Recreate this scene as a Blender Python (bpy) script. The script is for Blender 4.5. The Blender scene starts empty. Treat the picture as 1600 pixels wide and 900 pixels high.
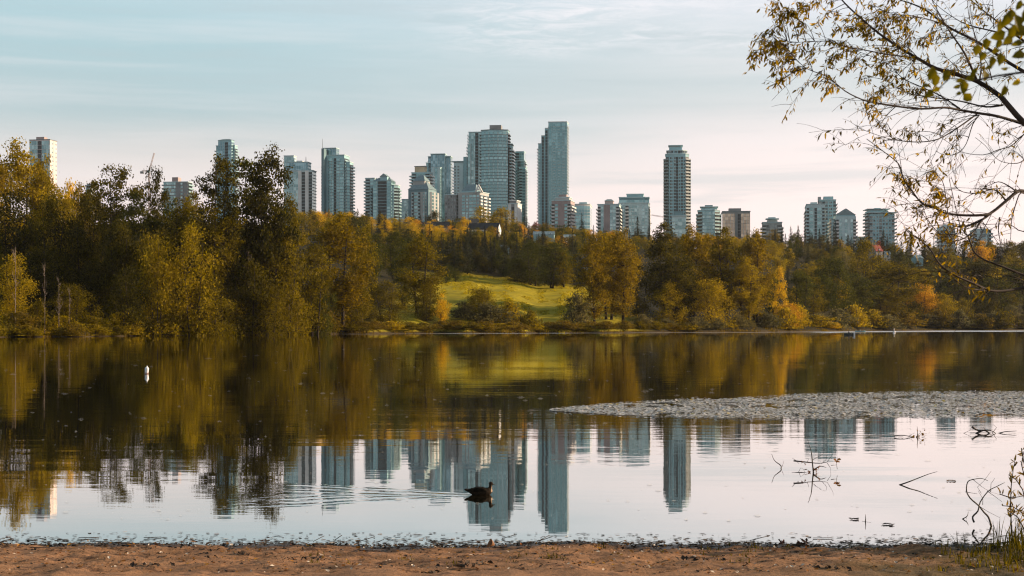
import bpy, bmesh, math, random
import numpy as np
from mathutils import Vector, Matrix
PI = math.pi
R = math.radians
scene = bpy.context.scene
COL = scene.collection

# ------------------------------------------------------------------ camera geometry
CAM_H = 2.1          # metres above the lake
FPX = 2400.0         # focal length in pixels of the 1600 px wide photograph
HOR = 510.0          # pixel row of the horizon


def at(px, py, Y):
    """point at distance Y that the photograph shows at pixel (px, py)"""
    return Vector(((px - 800.0) / FPX * Y, Y, CAM_H + (HOR - py) / FPX * Y))


def dist(py, z=0.0):
    """distance of a point of height z seen at row py"""
    return (CAM_H - z) * FPX / (py - HOR)


def lerp_table(tab, x):
    if x <= tab[0][0]:
        return tab[0][1]
    for (a, va), (b, vb) in zip(tab, tab[1:]):
        if x <= b:
            t = (x - a) / (b - a)
            return va + (vb - va) * t
    return tab[-1][1]


def smooth(a, b, x):
    t = min(1.0, max(0.0, (x - a) / (b - a)))
    return t * t * (3 - 2 * t)


# ------------------------------------------------------------------ terrain
SHORE = [(-700, 235), (0, 296), (120, 315), (250, 350), (400, 385), (520, 418), (690, 458), (900, 492), (1080, 528), (1290, 610), (1340, 690), (1450, 760), (1600, 800), (2300, 840)]
PLATEAU = [(0, 84), (450, 84), (700, 77), (850, 70), (1000, 66), (1180, 64), (1300, 58), (1600, 57)]


def shore_y(t):
    px = 800 + FPX * t
    w = 6.0 * math.sin(px * 0.031) + 4.0 * math.sin(px * 0.083 + 1.0) + 2.0 * math.sin(px * 0.21 + 2)
    return lerp_table(SHORE, px) + w


def ground_z(x, y):
    """far bank and hill"""
    t = x / max(y, 1.0)
    px = 800 + FPX * t
    s = y - shore_y(t)
    if s < 0:
        return max(-1.6, s * 0.12)
    P = lerp_table(PLATEAU, px)
    S = 1230.0 - lerp_table(SHORE, px)
    u = s / S
    k = min(1.0, u)
    prof = k * (1.10 - 0.10 * k)
    if u > 1:
        prof = 1.0
    z = 0.12 + 0.95 * smooth(0, 9, s) + P * prof * smooth(-10, 60, s)
    z += (math.sin(x * 0.021 + 1.3) * math.sin(y * 0.017) * 1.6 + math.sin(x * .06) * math.sin(y * .05) * .5) * smooth(20, 120, s)
    return z


# ------------------------------------------------------------------ mesh builder
class MB:
    def __init__(self):
        self.v, self.f, self.m, self.uv, self.sm = [], [], [], [], []

    def face(self, pts, m=0, uv=None, smooth=False):
        n = len(self.v)
        self.v += [tuple(p) for p in pts]
        self.f.append(tuple(range(n, n + len(pts))))
        self.m.append(m)
        self.uv.append(uv)
        self.sm.append(smooth)

    def box(self, a, b, m=0, M=None):
        x0, y0, z0 = a
        x1, y1, z1 = b
        P = [Vector(p) for p in ((x0, y0, z0), (x1, y0, z0), (x1, y1, z0), (x0, y1, z0), (x0, y0, z1), (x1, y0, z1), (x1, y1, z1), (x0, y1, z1))]
        if M is not None:
            P = [M @ p for p in P]
        for q in ((0, 3, 2, 1), (4, 5, 6, 7), (0, 1, 5, 4), (1, 2, 6, 5), (2, 3, 7, 6), (3, 0, 4, 7)):
            self.face([P[i] for i in q], m)

    def prism(self, poly, z0, z1, m=0, mtop=None):
        n = len(poly)
        for i in range(n):
            a, b = poly[i], poly[(i + 1) % n]
            self.face([(a[0], a[1], z0), (b[0], b[1], z0), (b[0], b[1], z1), (a[0], a[1], z1)], m)
        self.face([(p[0], p[1], z1) for p in poly], m if mtop is None else mtop)
        self.face([(p[0], p[1], z0) for p in reversed(poly)], m)

    def cone_roof(self, poly, z0, apex, m=0):
        n = len(poly)
        for i in range(n):
            a, b = poly[i], poly[(i + 1) % n]
            self.face([(a[0], a[1], z0), (b[0], b[1], z0), tuple(apex)], m)
        self.face([(p[0], p[1], z0) for p in reversed(poly)], m)

    def tube(self, pts, radii, sides=6, m=0, cap=True):
        """smooth tapered tube through pts"""
        pts = [Vector(p) for p in pts]
        n0 = len(self.v)
        prev = None
        N = len(pts)
        for i, p in enumerate(pts):
            d = (pts[min(i + 1, N - 1)] - pts[max(i - 1, 0)])
            if d.length < 1e-9:
                d = Vector((0, 0, 1))
            d.normalize()
            if prev is None:
                ref = Vector((0, 0, 1)) if abs(d.z) < .9 else Vector((1, 0, 0))
                a = d.cross(ref).normalized()
            else:
                a = (prev - d * prev.dot(d))
                a = a.normalized() if a.length > 1e-6 else d.orthogonal().normalized()
            prev = a
            b = d.cross(a)
            r = radii[i] if not isinstance(radii, (int, float)) else radii
            for k in range(sides):
                w = 2 * PI * k / sides
                self.v.append(tuple(p + (a * math.cos(w) + b * math.sin(w)) * r))
        for i in range(N - 1):
            for k in range(sides):
                k2 = (k + 1) % sides
                self.f.append((n0 + i * sides + k, n0 + i * sides + k2, n0 + (i + 1) * sides + k2, n0 + (i + 1) * sides + k))
                self.m.append(m); self.uv.append(None); self.sm.append(True)
        if cap:
            self.f.append(tuple(n0 + k for k in reversed(range(sides))))
            self.f.append(tuple(n0 + (N - 1) * sides + k for k in range(sides)))
            self.m += [m, m]; self.uv += [None, None]; self.sm += [False, False]

    def lathe(self, prof, sides=16, m=0, center=(0, 0, 0), ms=None):
        """prof: (r, z) list bottom to top"""
        n0 = len(self.v)
        for r, z in prof:
            for k in range(sides):
                w = 2 * PI * k / sides
                self.v.append((center[0] + r * math.cos(w), center[1] + r * math.sin(w), center[2] + z))
        for i in range(len(prof) - 1):
            for k in range(sides):
                k2 = (k + 1) % sides
                self.f.append((n0 + i * sides + k, n0 + i * sides + k2, n0 + (i + 1) * sides + k2, n0 + (i + 1) * sides + k))
                self.m.append(ms[i] if ms else m); self.uv.append(None); self.sm.append(True)
        self.f.append(tuple(n0 + k for k in reversed(range(sides))))
        self.f.append(tuple(n0 + (len(prof) - 1) * sides + k for k in range(sides)))
        self.m += [ms[0] if ms else m, ms[-1] if ms else m]; self.uv += [None, None]; self.sm += [False, False]

    def mesh(self, name, mats):
        me = bpy.data.meshes.new(name)
        me.from_pydata(self.v, [], self.f)
        for x in mats:
            me.materials.append(x)
        if self.f:
            me.polygons.foreach_set('material_index', self.m)
            me.polygons.foreach_set('use_smooth', self.sm)
            if any(u is not None for u in self.uv):
                lay = me.uv_layers.new(name='UVMap')
                flat = []
                for f, u in zip(self.f, self.uv):
                    flat += list(u) if u is not None else [(0, 0)] * len(f)
                lay.data.foreach_set('uv', [c for q in flat for c in q])
        me.update()
        return me

    def build(self, name, mats, parent=None):
        return link(name, self.mesh(name, mats if isinstance(mats, (list, tuple)) else [mats]), parent)


def link(name, data, parent=None):
    o = bpy.data.objects.new(name, data)
    COL.objects.link(o)
    if parent is not None:
        o.parent = parent
    return o


def tag(o, label=None, cat=None, group=None, kind=None):
    if label: o['label'] = label
    if cat: o['category'] = cat
    if group: o['group'] = group
    if kind: o['kind'] = kind
    return o


def empty(name, loc=(0, 0, 0), rz=0.0, label=None, cat=None, group=None):
    o = bpy.data.objects.new(name, None)
    COL.objects.link(o)
    o.location = loc
    o.rotation_euler = (0, 0, rz)
    o.empty_display_size = .5
    return tag(o, label, cat, group)


# ------------------------------------------------------------------ materials
def newmat(name):
    m = bpy.data.materials.new(name)
    m.use_nodes = True
    nt = m.node_tree
    nt.nodes.clear()
    out = nt.nodes.new('ShaderNodeOutputMaterial')
    return m, nt, out


def N(nt, t, **kw):
    n = nt.nodes.new(t)
    for k, v in kw.items():
        setattr(n, k, v)
    return n


def setin(n, **kw):
    for k, v in kw.items():
        n.inputs[k.replace('_', ' ')].default_value = v
    return n


def rgba(c):
    return (c[0], c[1], c[2], 1.0)


def mixrgb(nt, fac, a, b, mode='MIX'):
    n = nt.nodes.new('ShaderNodeMix')
    n.data_type = 'RGBA'
    n.blend_type = mode
    L = nt.links
    for sock, val in ((n.inputs[0], fac), (n.inputs[6], a), (n.inputs[7], b)):
        if hasattr(val, 'is_linked'):
            L.new(val, sock)
        elif isinstance(val, (int, float)):
            sock.default_value = val
        else:
            sock.default_value = rgba(val)
    return n.outputs[2]


def math_n(nt, op, a, b=None, c=None, clamp=False):
    n = nt.nodes.new('ShaderNodeMath')
    n.operation = op
    n.use_clamp = clamp
    for i, v in enumerate((a, b, c)):
        if v is None: continue
        if hasattr(v, 'is_linked'):
            nt.links.new(v, n.inputs[i])
        else:
            n.inputs[i].default_value = v
    return n.outputs[0]


def maprange(nt, v, a, b, c=0.0, d=1.0, smoothstep=True):
    n = nt.nodes.new('ShaderNodeMapRange')
    if smoothstep: n.interpolation_type = 'SMOOTHSTEP'
    nt.links.new(v, n.inputs[0])
    for i, x in enumerate((a, b, c, d)):
        n.inputs[i + 1].default_value = x
    return n.outputs[0]


def noise(nt, vec, scale, detail=3.0, rough=.55, dist_=0.0):
    n = nt.nodes.new('ShaderNodeTexNoise')
    n.inputs['Scale'].default_value = scale
    n.inputs['Detail'].default_value = detail
    n.inputs['Roughness'].default_value = rough
    n.inputs['Distortion'].default_value = dist_
    if vec is not None:
        nt.links.new(vec, n.inputs['Vector'])
    return n.outputs[0]


def mapping(nt, vec, scale=(1, 1, 1), loc=(0, 0, 0), rot=(0, 0, 0)):
    n = nt.nodes.new('ShaderNodeMapping')
    nt.links.new(vec, n.inputs[0])
    n.inputs['Scale'].default_value = scale
    n.inputs['Location'].default_value = loc
    n.inputs['Rotation'].default_value = rot
    return n.outputs[0]


def plain(name, col, rough=.7, metal=0.0, spec=.4, var=.15, vscale=.6, bump=0.0, col2=None):
    """surface with a soft procedural variation of its colour"""
    m, nt, out = newmat(name)
    b = N(nt, 'ShaderNodeBsdfPrincipled')
    tc = N(nt, 'ShaderNodeTexCoord')
    nz = noise(nt, tc.outputs['Object'], vscale, 4)
    c2 = col2 or tuple(max(0, x * (1 - 2 * var)) for x in col)
    c1 = col if col2 else tuple(x * (1 + var) for x in col)
    nt.links.new(mixrgb(nt, maprange(nt, nz, .3, .7), c1, c2), b.inputs['Base Color'])
    setin(b, Roughness=rough, Metallic=metal)
    b.inputs['Specular IOR Level'].default_value = spec
    if bump:
        bp = N(nt, 'ShaderNodeBump')
        bp.inputs['Strength'].default_value = bump
        nt.links.new(noise(nt, tc.outputs['Object'], vscale * 6, 5), bp.inputs['Height'])
        nt.links.new(bp.outputs[0], b.inputs['Normal'])
    nt.links.new(b.outputs[0], out.inputs[0])
    return m


def leafmat(name, ca, cb, trans=.46, patch=.16, hue=.5):
    """leaf surface: two leaf colours mixed in clumps, per tree and per leaf; thin leaves let light through"""
    m, nt, out = newmat(name)
    tc = N(nt, 'ShaderNodeTexCoord')
    oi = N(nt, 'ShaderNodeObjectInfo')
    geo = N(nt, 'ShaderNodeNewGeometry')
    nz = noise(nt, geo.outputs['Position'], patch, 2)
    f = maprange(nt, nz, .3, .7, 0, .75)
    f = math_n(nt, 'ADD', f, math_n(nt, 'MULTIPLY_ADD', oi.outputs['Random'], hue, -hue * .4), clamp=True)
    f = math_n(nt, 'ADD', f, math_n(nt, 'MULTIPLY_ADD', geo.outputs['Random Per Island'], .5, -.25), clamp=True)
    c = mixrgb(nt, f, ca, cb)
    v = maprange(nt, geo.outputs['Random Per Island'], 0, 1, .62, 1.35, False)
    hsv = N(nt, 'ShaderNodeHueSaturation')
    nt.links.new(c, hsv.inputs['Color'])
    nt.links.new(v, hsv.inputs['Value'])
    c = hsv.outputs[0]
    p = N(nt, 'ShaderNodeBsdfPrincipled')
    nt.links.new(c, p.inputs['Base Color'])
    p.inputs['Roughness'].default_value = .55
    p.inputs['Specular IOR Level'].default_value = .06
    t = N(nt, 'ShaderNodeBsdfTranslucent')
    h2 = N(nt, 'ShaderNodeHueSaturation')
    h2.inputs['Value'].default_value = 1.5
    h2.inputs['Saturation'].default_value = 1.1
    nt.links.new(c, h2.inputs['Color'])
    nt.links.new(h2.outputs[0], t.inputs[0])
    mx = N(nt, 'ShaderNodeMixShader')
    mx.inputs[0].default_value = trans
    nt.links.new(p.outputs[0], mx.inputs[1])
    nt.links.new(t.outputs[0], mx.inputs[2])
    nt.links.new(mx.outputs[0], out.inputs[0])
    return m


LM = {
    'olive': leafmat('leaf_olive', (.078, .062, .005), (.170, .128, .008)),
    'olivelit': leafmat('leaf_olive_bright', (.19, .142, .008), (.33, .232, .013)),  # brighter copy of the olive leaf, sunlight put into its colour
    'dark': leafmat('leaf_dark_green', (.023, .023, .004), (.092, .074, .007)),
    'gold': leafmat('leaf_gold', (.17, .128, .008), (.31, .22, .012)),
    'rust': leafmat('leaf_rust_gold', (.115, .082, .006), (.235, .158, .009)),
    'yellow': leafmat('leaf_yellow', (.40, .265, .014), (.58, .37, .022), trans=.4),
    'orange': leafmat('leaf_orange', (.40, .215, .022), (.52, .29, .04), trans=.4),
    'red': leafmat('leaf_red', (.13, .03, .02), (.20, .05, .03)),
    'grey': leafmat('leaf_grey_green', (.085, .080, .034), (.145, .122, .046)),
    'fir': leafmat('needle_dark', (.016, .021, .010), (.036, .040, .014), trans=.08),
    'firl': leafmat('needle_olive', (.026, .032, .010), (.058, .056, .014), trans=.1),
    'reed': leafmat('leaf_scrub', (.10, .075, .011), (.165, .110, .016)),
    'mid': leafmat('leaf_mid_green', (.034, .040, .007), (.084, .080, .012)),
}
BARK = plain('bark_dark', (.030, .021, .014), .9, var=.3, vscale=1.5)
BARKP = plain('bark_pale', (.22, .17, .13), .9, var=.3, vscale=1.5)

# ------------------------------------------------------------------ tree meshes
def leaf_quads(pts, size, mat, name, seed, up=0.0, aspect=.6):
    """one diamond of two leaf halves per point"""
    rng = np.random.default_rng(seed)
    n = len(pts)
    a = rng.normal(size=(n, 3)); a /= np.linalg.norm(a, axis=1)[:, None]
    b = rng.normal(size=(n, 3))
    if up:
        b[:, 2] *= (1 - up)
        a[:, 2] *= (1 - up)
        a /= np.linalg.norm(a, axis=1)[:, None]
    b -= a * np.sum(a * b, axis=1)[:, None]
    b /= np.linalg.norm(b, axis=1)[:, None]
    s = (size * rng.uniform(.6, 1.35, n))[:, None]
    V = np.empty((n, 4, 3))
    V[:, 0] = pts - a * s * .5
    V[:, 1] = pts + b * s * aspect * .5
    V[:, 2] = pts + a * s * .5
    V[:, 3] = pts - b * s * aspect * .5
    me = bpy.data.meshes.new(name)
    me.vertices.add(n * 4)
    me.vertices.foreach_set('co', V.reshape(-1))
    me.loops.add(n * 4)
    me.loops.foreach_set('vertex_index', np.arange(n * 4, dtype=np.int32))
    me.polygons.add(n)
    me.polygons.foreach_set('loop_start', np.arange(0, n * 4, 4, dtype=np.int32))
    me.polygons.foreach_set('loop_total', np.full(n, 4, dtype=np.int32))
    me.update(calc_edges=True)
    me.validate()
    me.materials.append(mat)
    return me


PROF = {
    'cotton': [(0, .30), (.10, .62), (.25, .85), (.45, 1.0), (.62, .95), (.8, .72), (.93, .42), (1, .12)],
    'willow': [(0, .80), (.12, .95), (.35, 1.0), (.6, .9), (.8, .68), (.93, .40), (1, .12)],
    'column': [(0, .75), (.2, .95), (.5, 1.0), (.75, .82), (.92, .5), (1, .12)],
    'round': [(0, .55), (.2, .9), (.45, 1.0), (.7, .88), (.9, .5), (1, .15)],
    'vase': [(0, .18), (.3, .55), (.6, .95), (.8, 1.0), (.93, .7), (1, .25)],
    'shrub': [(0, .9), (.3, 1.0), (.6, .9), (.85, .6), (1, .2)],
    'poplar': [(0, .45), (.15, .8), (.4, 1.0), (.65, .98), (.85, .8), (.95, .5), (1, .2)],
}


def make_deciduous(name, h, w, crown0, prof, nclump, nleaf, lsize, rc, seed, trunks=1, limb=.5, shell=.55, bark=None, flat=.7):
    rng = np.random.default_rng(seed)
    rnd = random.Random(seed)
    z0 = h * crown0
    tab = PROF[prof]
    ph = rng.uniform(0, 6.28, 4)
    stems = []
    for k in range(trunks):
        if trunks == 1:
            stems.append((rnd.uniform(-.02, .02) * w, rnd.uniform(-.02, .02) * w, rnd.uniform(-.05, .05) * w, rnd.uniform(-.05, .05) * w))
        else:
            an = 2 * PI * k / trunks + rnd.uniform(-.4, .4)
            rr = w * rnd.uniform(.03, .09)
            stems.append((math.cos(an) * rr, math.sin(an) * rr, math.cos(an) * w * rnd.uniform(.08, .2), math.sin(an) * w * rnd.uniform(.08, .2)))
    cl = []
    tries = 0
    while len(cl) < nclump and tries < nclump * 20:
        tries += 1
        u = rng.uniform(0, 1)
        an = rng.uniform(0, 2 * PI)
        lump = 1 + .16 * math.sin(3 * an + ph[0] + 5 * u) + .12 * math.sin(5 * an + ph[1] - 9 * u) + .08 * math.sin(14 * u + ph[2] + 2 * an)
        rr = lerp_table(tab, u) * .5 * w * lump
        if rng.uniform() > (lerp_table(tab, u) ** 1.2 + .12):
            continue
        q = rng.uniform(0, 1) ** shell
        r = max(0, (rr - rc * .6)) * q
        z = z0 + u * (h - z0) * (1 + .04 * math.sin(2 * an + ph[3])) - rc * .3
        cl.append((r * math.cos(an), r * math.sin(an), z))
    cl = np.array(cl)
    per = nleaf // len(cl)
    P = []
    for c in cl:
        k = rng.uniform(.55, 1.5)
        nn = max(4, int(per * k * rng.uniform(.7, 1.2)))
        g = rng.normal(size=(nn, 3)) * (.5 * rc * math.sqrt(k))
        g[:, 2] *= flat
        # leaves thin out to small outer sprays
        P.append(c + g)
    P = np.vstack(P)
    P[:, 2] = np.maximum(P[:, 2], .15)
    crown = leaf_quads(P, lsize, LM['olive'], name + '_crown', seed)
    mb = MB()
    tr = .012 * h + .05
    for (bx, by, tx, ty) in stems:
        pts, rad = [], []
        n = 7
        for i in range(n):
            t = i / (n - 1)
            pts.append((bx + tx * t + .012 * h * math.sin(3 * t + bx * 3), by + ty * t + .012 * h * math.cos(2.4 * t + by), t * h * .93))
            rad.append(tr / math.sqrt(trunks) * (1.0 - t) ** .8 + .02)
        rad[0] *= 1.35
        mb.tube(pts, rad, 7)
        stems_pts = pts
        sel = [c for c in cl if rnd.random() < limb / trunks]
        for c in sel:
            zt = max(h * .08, min(h * .85, c[2] - rnd.uniform(.25, .55) * math.hypot(c[0], c[1]) - .03 * h))
            t = zt / (h * .93)
            i = min(n - 2, int(t * (n - 1)))
            fr = t * (n - 1) - i
            p0 = Vector(pts[i]).lerp(Vector(pts[i + 1]), fr)
            r0 = (rad[i] * (1 - fr) + rad[i + 1] * fr) * .5
            p2 = Vector(c)
            p1 = p0.lerp(p2, .5) + Vector((0, 0, -.06 * (p2 - p0).length))
            mb.tube([p0, p1, p2], [max(.02, r0), max(.015, r0 * .6), .012], 4, cap=False)
    trunk = mb.mesh(name + '_trunk', [bark or BARK])
    return dict(h=h, w=w, crown=crown, trunk=trunk)


def make_conifer(name, h, w, nlev, seed, lsize=.55, ragged=.2):
    rng = np.random.default_rng(seed)
    P = []
    for i in range(nlev):
        u = (i + rng.uniform(-.3, .3)) / nlev
        z = h * (.06 + .93 * u)
        rr = .5 * w * (max(0.02, 1 - u) ** .85) * (1 + rng.uniform(-ragged, ragged))
        nb = int(5 + 5 * (1 - u))
        for b in range(nb):
            an = rng.uniform(0, 2 * PI)
            L = rr * rng.uniform(.6, 1.12)
            npt = max(3, int(L / lsize * 2.4))
            t = rng.uniform(.05, 1, npt)
            r = L * t
            sp = (1 - t * .6) * L * .16
            x = r * math.cos(an) + rng.normal(size=npt) * sp
            y = r * math.sin(an) + rng.normal(size=npt) * sp
            zz = z - .30 * r + .12 * r * t + rng.normal(size=npt) * .12
            P.append(np.stack([x, y, zz], 1))
    P.append(np.stack([rng.normal(size=14) * .08, rng.normal(size=14) * .08, h * rng.uniform(.92, 1.0, 14)], 1))
    P = np.vstack(P)
    P[:, 2] = np.maximum(P[:, 2], .2)
    crown = leaf_quads(P, lsize, LM['fir'], name + '_crown', seed, up=.35, aspect=.5)
    mb = MB()
    mb.tube([(0, 0, 0), (0, 0, h * .5), (0, 0, h * .97)], [.014 * h, .009 * h, .01], 6)
    return dict(h=h, w=w, crown=crown, trunk=mb.mesh(name + '_trunk', [BARK]))


def make_dead(name, h, w, seed, bark):
    rnd = random.Random(seed)
    mb, tw = MB(), MB()
    pts = [(0, 0, 0), (.01 * w, 0, h * .35), (-.04 * w, .02, h * .7), (.02 * w, 0, h)]
    mb.tube(pts, [.18, .14, .09, .02], 6)
    for k in range(16):
        t = rnd.uniform(.35, .98)
        p0 = Vector((0, 0, h * t))
        an = rnd.uniform(0, 6.28)
        L = w * .5 * rnd.uniform(.4, 1) * (1.2 - t * .6)
        p2 = p0 + Vector((math.cos(an) * L, math.sin(an) * L, L * rnd.uniform(.3, 1.2)))
        mb.tube([p0, p0.lerp(p2, .5) + Vector((0, 0, -.08 * L)), p2], [.07, .045, .012], 4, cap=False)
        for q in range(3):
            s = p0.lerp(p2, rnd.uniform(.4, .9))
            e = s + Vector((rnd.uniform(-1, 1), rnd.uniform(-1, 1), rnd.uniform(.2, 1.2))) * L * .35
            tw.tube([s, e], [.03, .01], 3, cap=False)
    return dict(h=h, w=w, crown=tw.mesh(name + '_twigs', [bark]), trunk=mb.mesh(name + '_trunk', [bark]), keep=True)


TM = {
    'cotton': [make_deciduous('cottonwood', 34, 17, .16, 'cotton', 170, 13000, .60, 1.9, 11, 2, .45),
               make_deciduous('cottonwood', 34, 16, .22, 'vase', 140, 11000, .60, 1.8, 12, 3, .5),
               make_deciduous('cottonwood', 32, 15, .14, 'poplar', 170, 12500, .58, 1.8, 13, 1, .4),
               make_deciduous('cottonwood', 34, 15, .10, 'cotton', 175, 13000, .58, 1.8, 14, 2, .4)],
    'giant': [make_deciduous('cottonwood', 36, 15, .26, 'poplar', 150, 14500, .58, 1.75, 15, 2, .5, shell=.6),
              make_deciduous('cottonwood', 36, 16, .24, 'cotton', 130, 11000, .58, 1.6, 16, 2, .5, shell=.65)],
    'lacy': [make_deciduous('lacy_tree', 33, 11, .3, 'poplar', 85, 5200, .58, 1.4, 21, 1, .7, shell=.7),
             make_deciduous('lacy_tree', 33, 14, .3, 'poplar', 110, 7600, .58, 1.6, 22, 2, .7, shell=.7)],
    'willow': [make_deciduous('willow', 20, 17, .03, 'willow', 150, 9500, .5, 1.8, 31, 3, .25, flat=.9),
               make_deciduous('willow', 20, 15, .04, 'willow', 130, 8600, .5, 1.8, 32, 2, .25, flat=.9),
               make_deciduous('willow', 22, 16, .05, 'round', 130, 8600, .5, 1.9, 33, 3, .25, flat=.9)],
    'column': [make_deciduous('column_tree', 24, 11, .06, 'column', 110, 7000, .5, 1.5, 41, 1, .3),
               make_deciduous('column_tree', 24, 10, .10, 'poplar', 100, 6500, .5, 1.5, 42, 2, .3)],
    'round': [make_deciduous('round_tree', 13, 11, .10, 'round', 80, 3800, .5, 1.5, 51, 1, .25),
              make_deciduous('round_tree', 14, 10, .14, 'cotton', 70, 3400, .5, 1.5, 52, 1, .25),
              make_deciduous('round_tree', 12, 12, .08, 'round', 90, 4000, .5, 1.5, 53, 2, .25)],
    'shrub': [make_deciduous('shrub', 4, 6, .0, 'shrub', 60, 3000, .34, .8, 61, 3, .3),
              make_deciduous('shrub', 5, 6, .0, 'willow', 60, 3000, .34, .9, 62, 4, .3),
              make_deciduous('shrub', 3, 6, .0, 'shrub', 60, 2800, .32, .7, 63, 4, .3)],
    'conifer': [make_conifer('conifer', 16, 7, 30, 71), make_conifer('conifer', 20, 7.5, 36, 72, ragged=.35), make_conifer('conifer', 18, 6, 30, 73, ragged=.3)],
    'dead': [make_dead('dead_tree', 14, 6, 81, BARKP), make_dead('dead_tree', 16, 5, 82, BARKP)],
}
NAMES = {'cotton': ('cottonwood_tree', 'tree'), 'lacy': ('cottonwood_tree', 'tree'), 'giant': ('cottonwood_tree', 'tree'), 'willow': ('willow_tree', 'tree'), 'column': ('broadleaf_tree', 'tree'),
         'round': ('broadleaf_tree', 'tree'), 'shrub': ('shrub', 'shrub'), 'conifer': ('conifer_tree', 'tree'), 'dead': ('bare_tree', 'tree')}
TREES = []
_tr = random.Random(5)


def place_tree(kind, px, ytop, wpx, Y, mat, desc, group, variant=None, sink=0.0, pybase=None, where=None):
    V = TM[kind]
    m = V[_tr.randrange(len(V)) if variant is None else variant % len(V)]
    X = (px - 800) / FPX * Y
    zb = ground_z(X, Y) - sink
    if pybase is not None:
        zb = CAM_H + (HOR - pybase) / FPX * Y
    zt = CAM_H + (HOR - ytop) / FPX * Y
    H = max(1.0, (zt - zb) * (.96 if kind != 'conifer' else 1.0))
    W = wpx / FPX * Y
    nm, cat = NAMES[kind]
    root = empty(nm, (X, Y, zb), _tr.uniform(0, 6.28), None, cat, group)
    root.scale = (W / m['w'], W / m['w'], H / m['h'])
    t = link('trunk', m['trunk'], root)
    c = link('twigs' if kind == 'dead' else 'crown', m['crown'], root)
    if mat and not m.get('keep'):
        c.material_slots[0].link = 'OBJECT'
        c.material_slots[0].material = LM[mat]
    TREES.append((root, desc, px, ytop, where))
    return root

# ------------------------------------------------------------------ render settings, camera, sky, sun
scene.render.engine = 'CYCLES'
scene.render.resolution_x, scene.render.resolution_y = 1024, 576
scene.view_settings.view_transform = 'Standard'
scene.view_settings.look = 'None'
scene.view_settings.exposure = 0.75
scene.view_settings.gamma = 1.0
scene.cycles.use_denoising = True
scene.cycles.denoising_prefilter = 'ACCURATE'
scene.cycles.filter_width = 1.15
scene.cycles.sample_clamp_indirect = 4.0
scene.cycles.max_bounces = 8
scene.cycles.transparent_max_bounces = 8
scene.cycles.volume_bounces = 0
scene.cycles.caustics_reflective = False
scene.cycles.caustics_refractive = False

cam = bpy.data.cameras.new('camera')
cam.sensor_width = 36.0
cam.lens = 36.0 * FPX / 1600.0
cam.shift_y = (HOR - 450.0) / 1600.0
cam.clip_start = .2
cam.clip_end = 12000
cam.dof.use_dof = True
cam.dof.focus_distance = 120.0
cam.dof.aperture_fstop = 11.0
cam_o = bpy.data.objects.new('camera', cam)
COL.objects.link(cam_o)
cam_o.location = (0, 0, CAM_H)
cam_o.rotation_euler = (R(90), 0, 0)
scene.camera = cam_o

SUN_EL, SUN_AZ = R(17.0), R(10.0)          # azimuth measured from +X towards +Y
sd = Vector((math.cos(SUN_EL) * math.cos(SUN_AZ), math.cos(SUN_EL) * math.sin(SUN_AZ), math.sin(SUN_EL)))
sl = bpy.data.lights.new('sun', 'SUN')
sl.energy = 5.0
sl.angle = R(.5)
sl.color = (1.0, .74, .50)
so = bpy.data.objects.new('sun', sl)
COL.objects.link(so)
so.rotation_euler = (-sd).to_track_quat('-Z', 'Y').to_euler()
so.location = (300, 200, 250)

w = bpy.data.worlds.new('World')
scene.world = w
w.use_nodes = True
nt = w.node_tree
nt.nodes.clear()
wo = N(nt, 'ShaderNodeOutputWorld')
bg = N(nt, 'ShaderNodeBackground')
bg.inputs[1].default_value = .1
nt.links.new(bg.outputs[0], wo.inputs[0])
sky = N(nt, 'ShaderNodeTexSky')
sky.sky_type = 'NISHITA'
sky.sun_disc = False
sky.sun_elevation = SUN_EL
sky.sun_rotation = R(90) - SUN_AZ
sky.air_density = 1.0
sky.dust_density = 1.5
tc = N(nt, 'ShaderNodeTexCoord')
sep = N(nt, 'ShaderNodeSeparateXYZ')
nt.links.new(tc.outputs['Generated'], sep.inputs[0])
zz = sep.outputs[2]
# the thin high cloud veil: colour by height above the horizon, paler towards the sun
def ramp(nt, fac, stops):
    r = nt.nodes.new('ShaderNodeValToRGB')
    el = r.color_ramp.elements
    while len(el) > 1: el.remove(el[-1])
    el[0].position = stops[0][0]; el[0].color = rgba(stops[0][1])
    for p, c in stops[1:]:
        e = el.new(p); e.color = rgba(c)
    nt.links.new(fac, r.inputs[0])
    return r.outputs[0]
bend = noise(nt, mapping(nt, tc.outputs['Generated'], (2.2, 2.2, 9)), 1.5, 3)
ze = math_n(nt, 'ADD', zz, math_n(nt, 'MULTIPLY_ADD', bend, .05, -.025))
k = 7.15
left = ramp(nt, ze, [(0.0, (.93, .75, .70)), (.075, (.86, .725, .69)), (.112, (.64, .62, .61)), (.14, (.42, .525, .55)), (.19, (.39, .56, .605)), (.215, (.46, .61, .66)), (.26, (.44, .59, .65)), (.5, (.18, .26, .31)), (1, (.06, .10, .14))])
right = ramp(nt, ze, [(0.0, (1.0, .80, .76)), (.07, (1.0, .82, .79)), (.12, (.90, .79, .775)), (.15, (.62, .64, .645)), (.175, (.66, .68, .70)), (.21, (.78, .77, .82)), (.3, (.60, .64, .68)), (.5, (.22, .29, .33)), (1, (.07, .11, .14))])
az = maprange(nt, sep.outputs[0], -.24, .30)
veil = mixrgb(nt, az, left, right)
band = noise(nt, mapping(nt, tc.outputs['Generated'], (1.6, 1.6, 26), (.3, .1, 0), (0, R(1.5), 0)), 2.3, 5, .6, .3)
veil = mixrgb(nt, maprange(nt, band, .45, .75, 0, .28), veil, (.80, .76, .77))
veil = mixrgb(nt, maprange(nt, band, .50, .30, 0, .40), veil, (.44, .52, .55))
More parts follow.
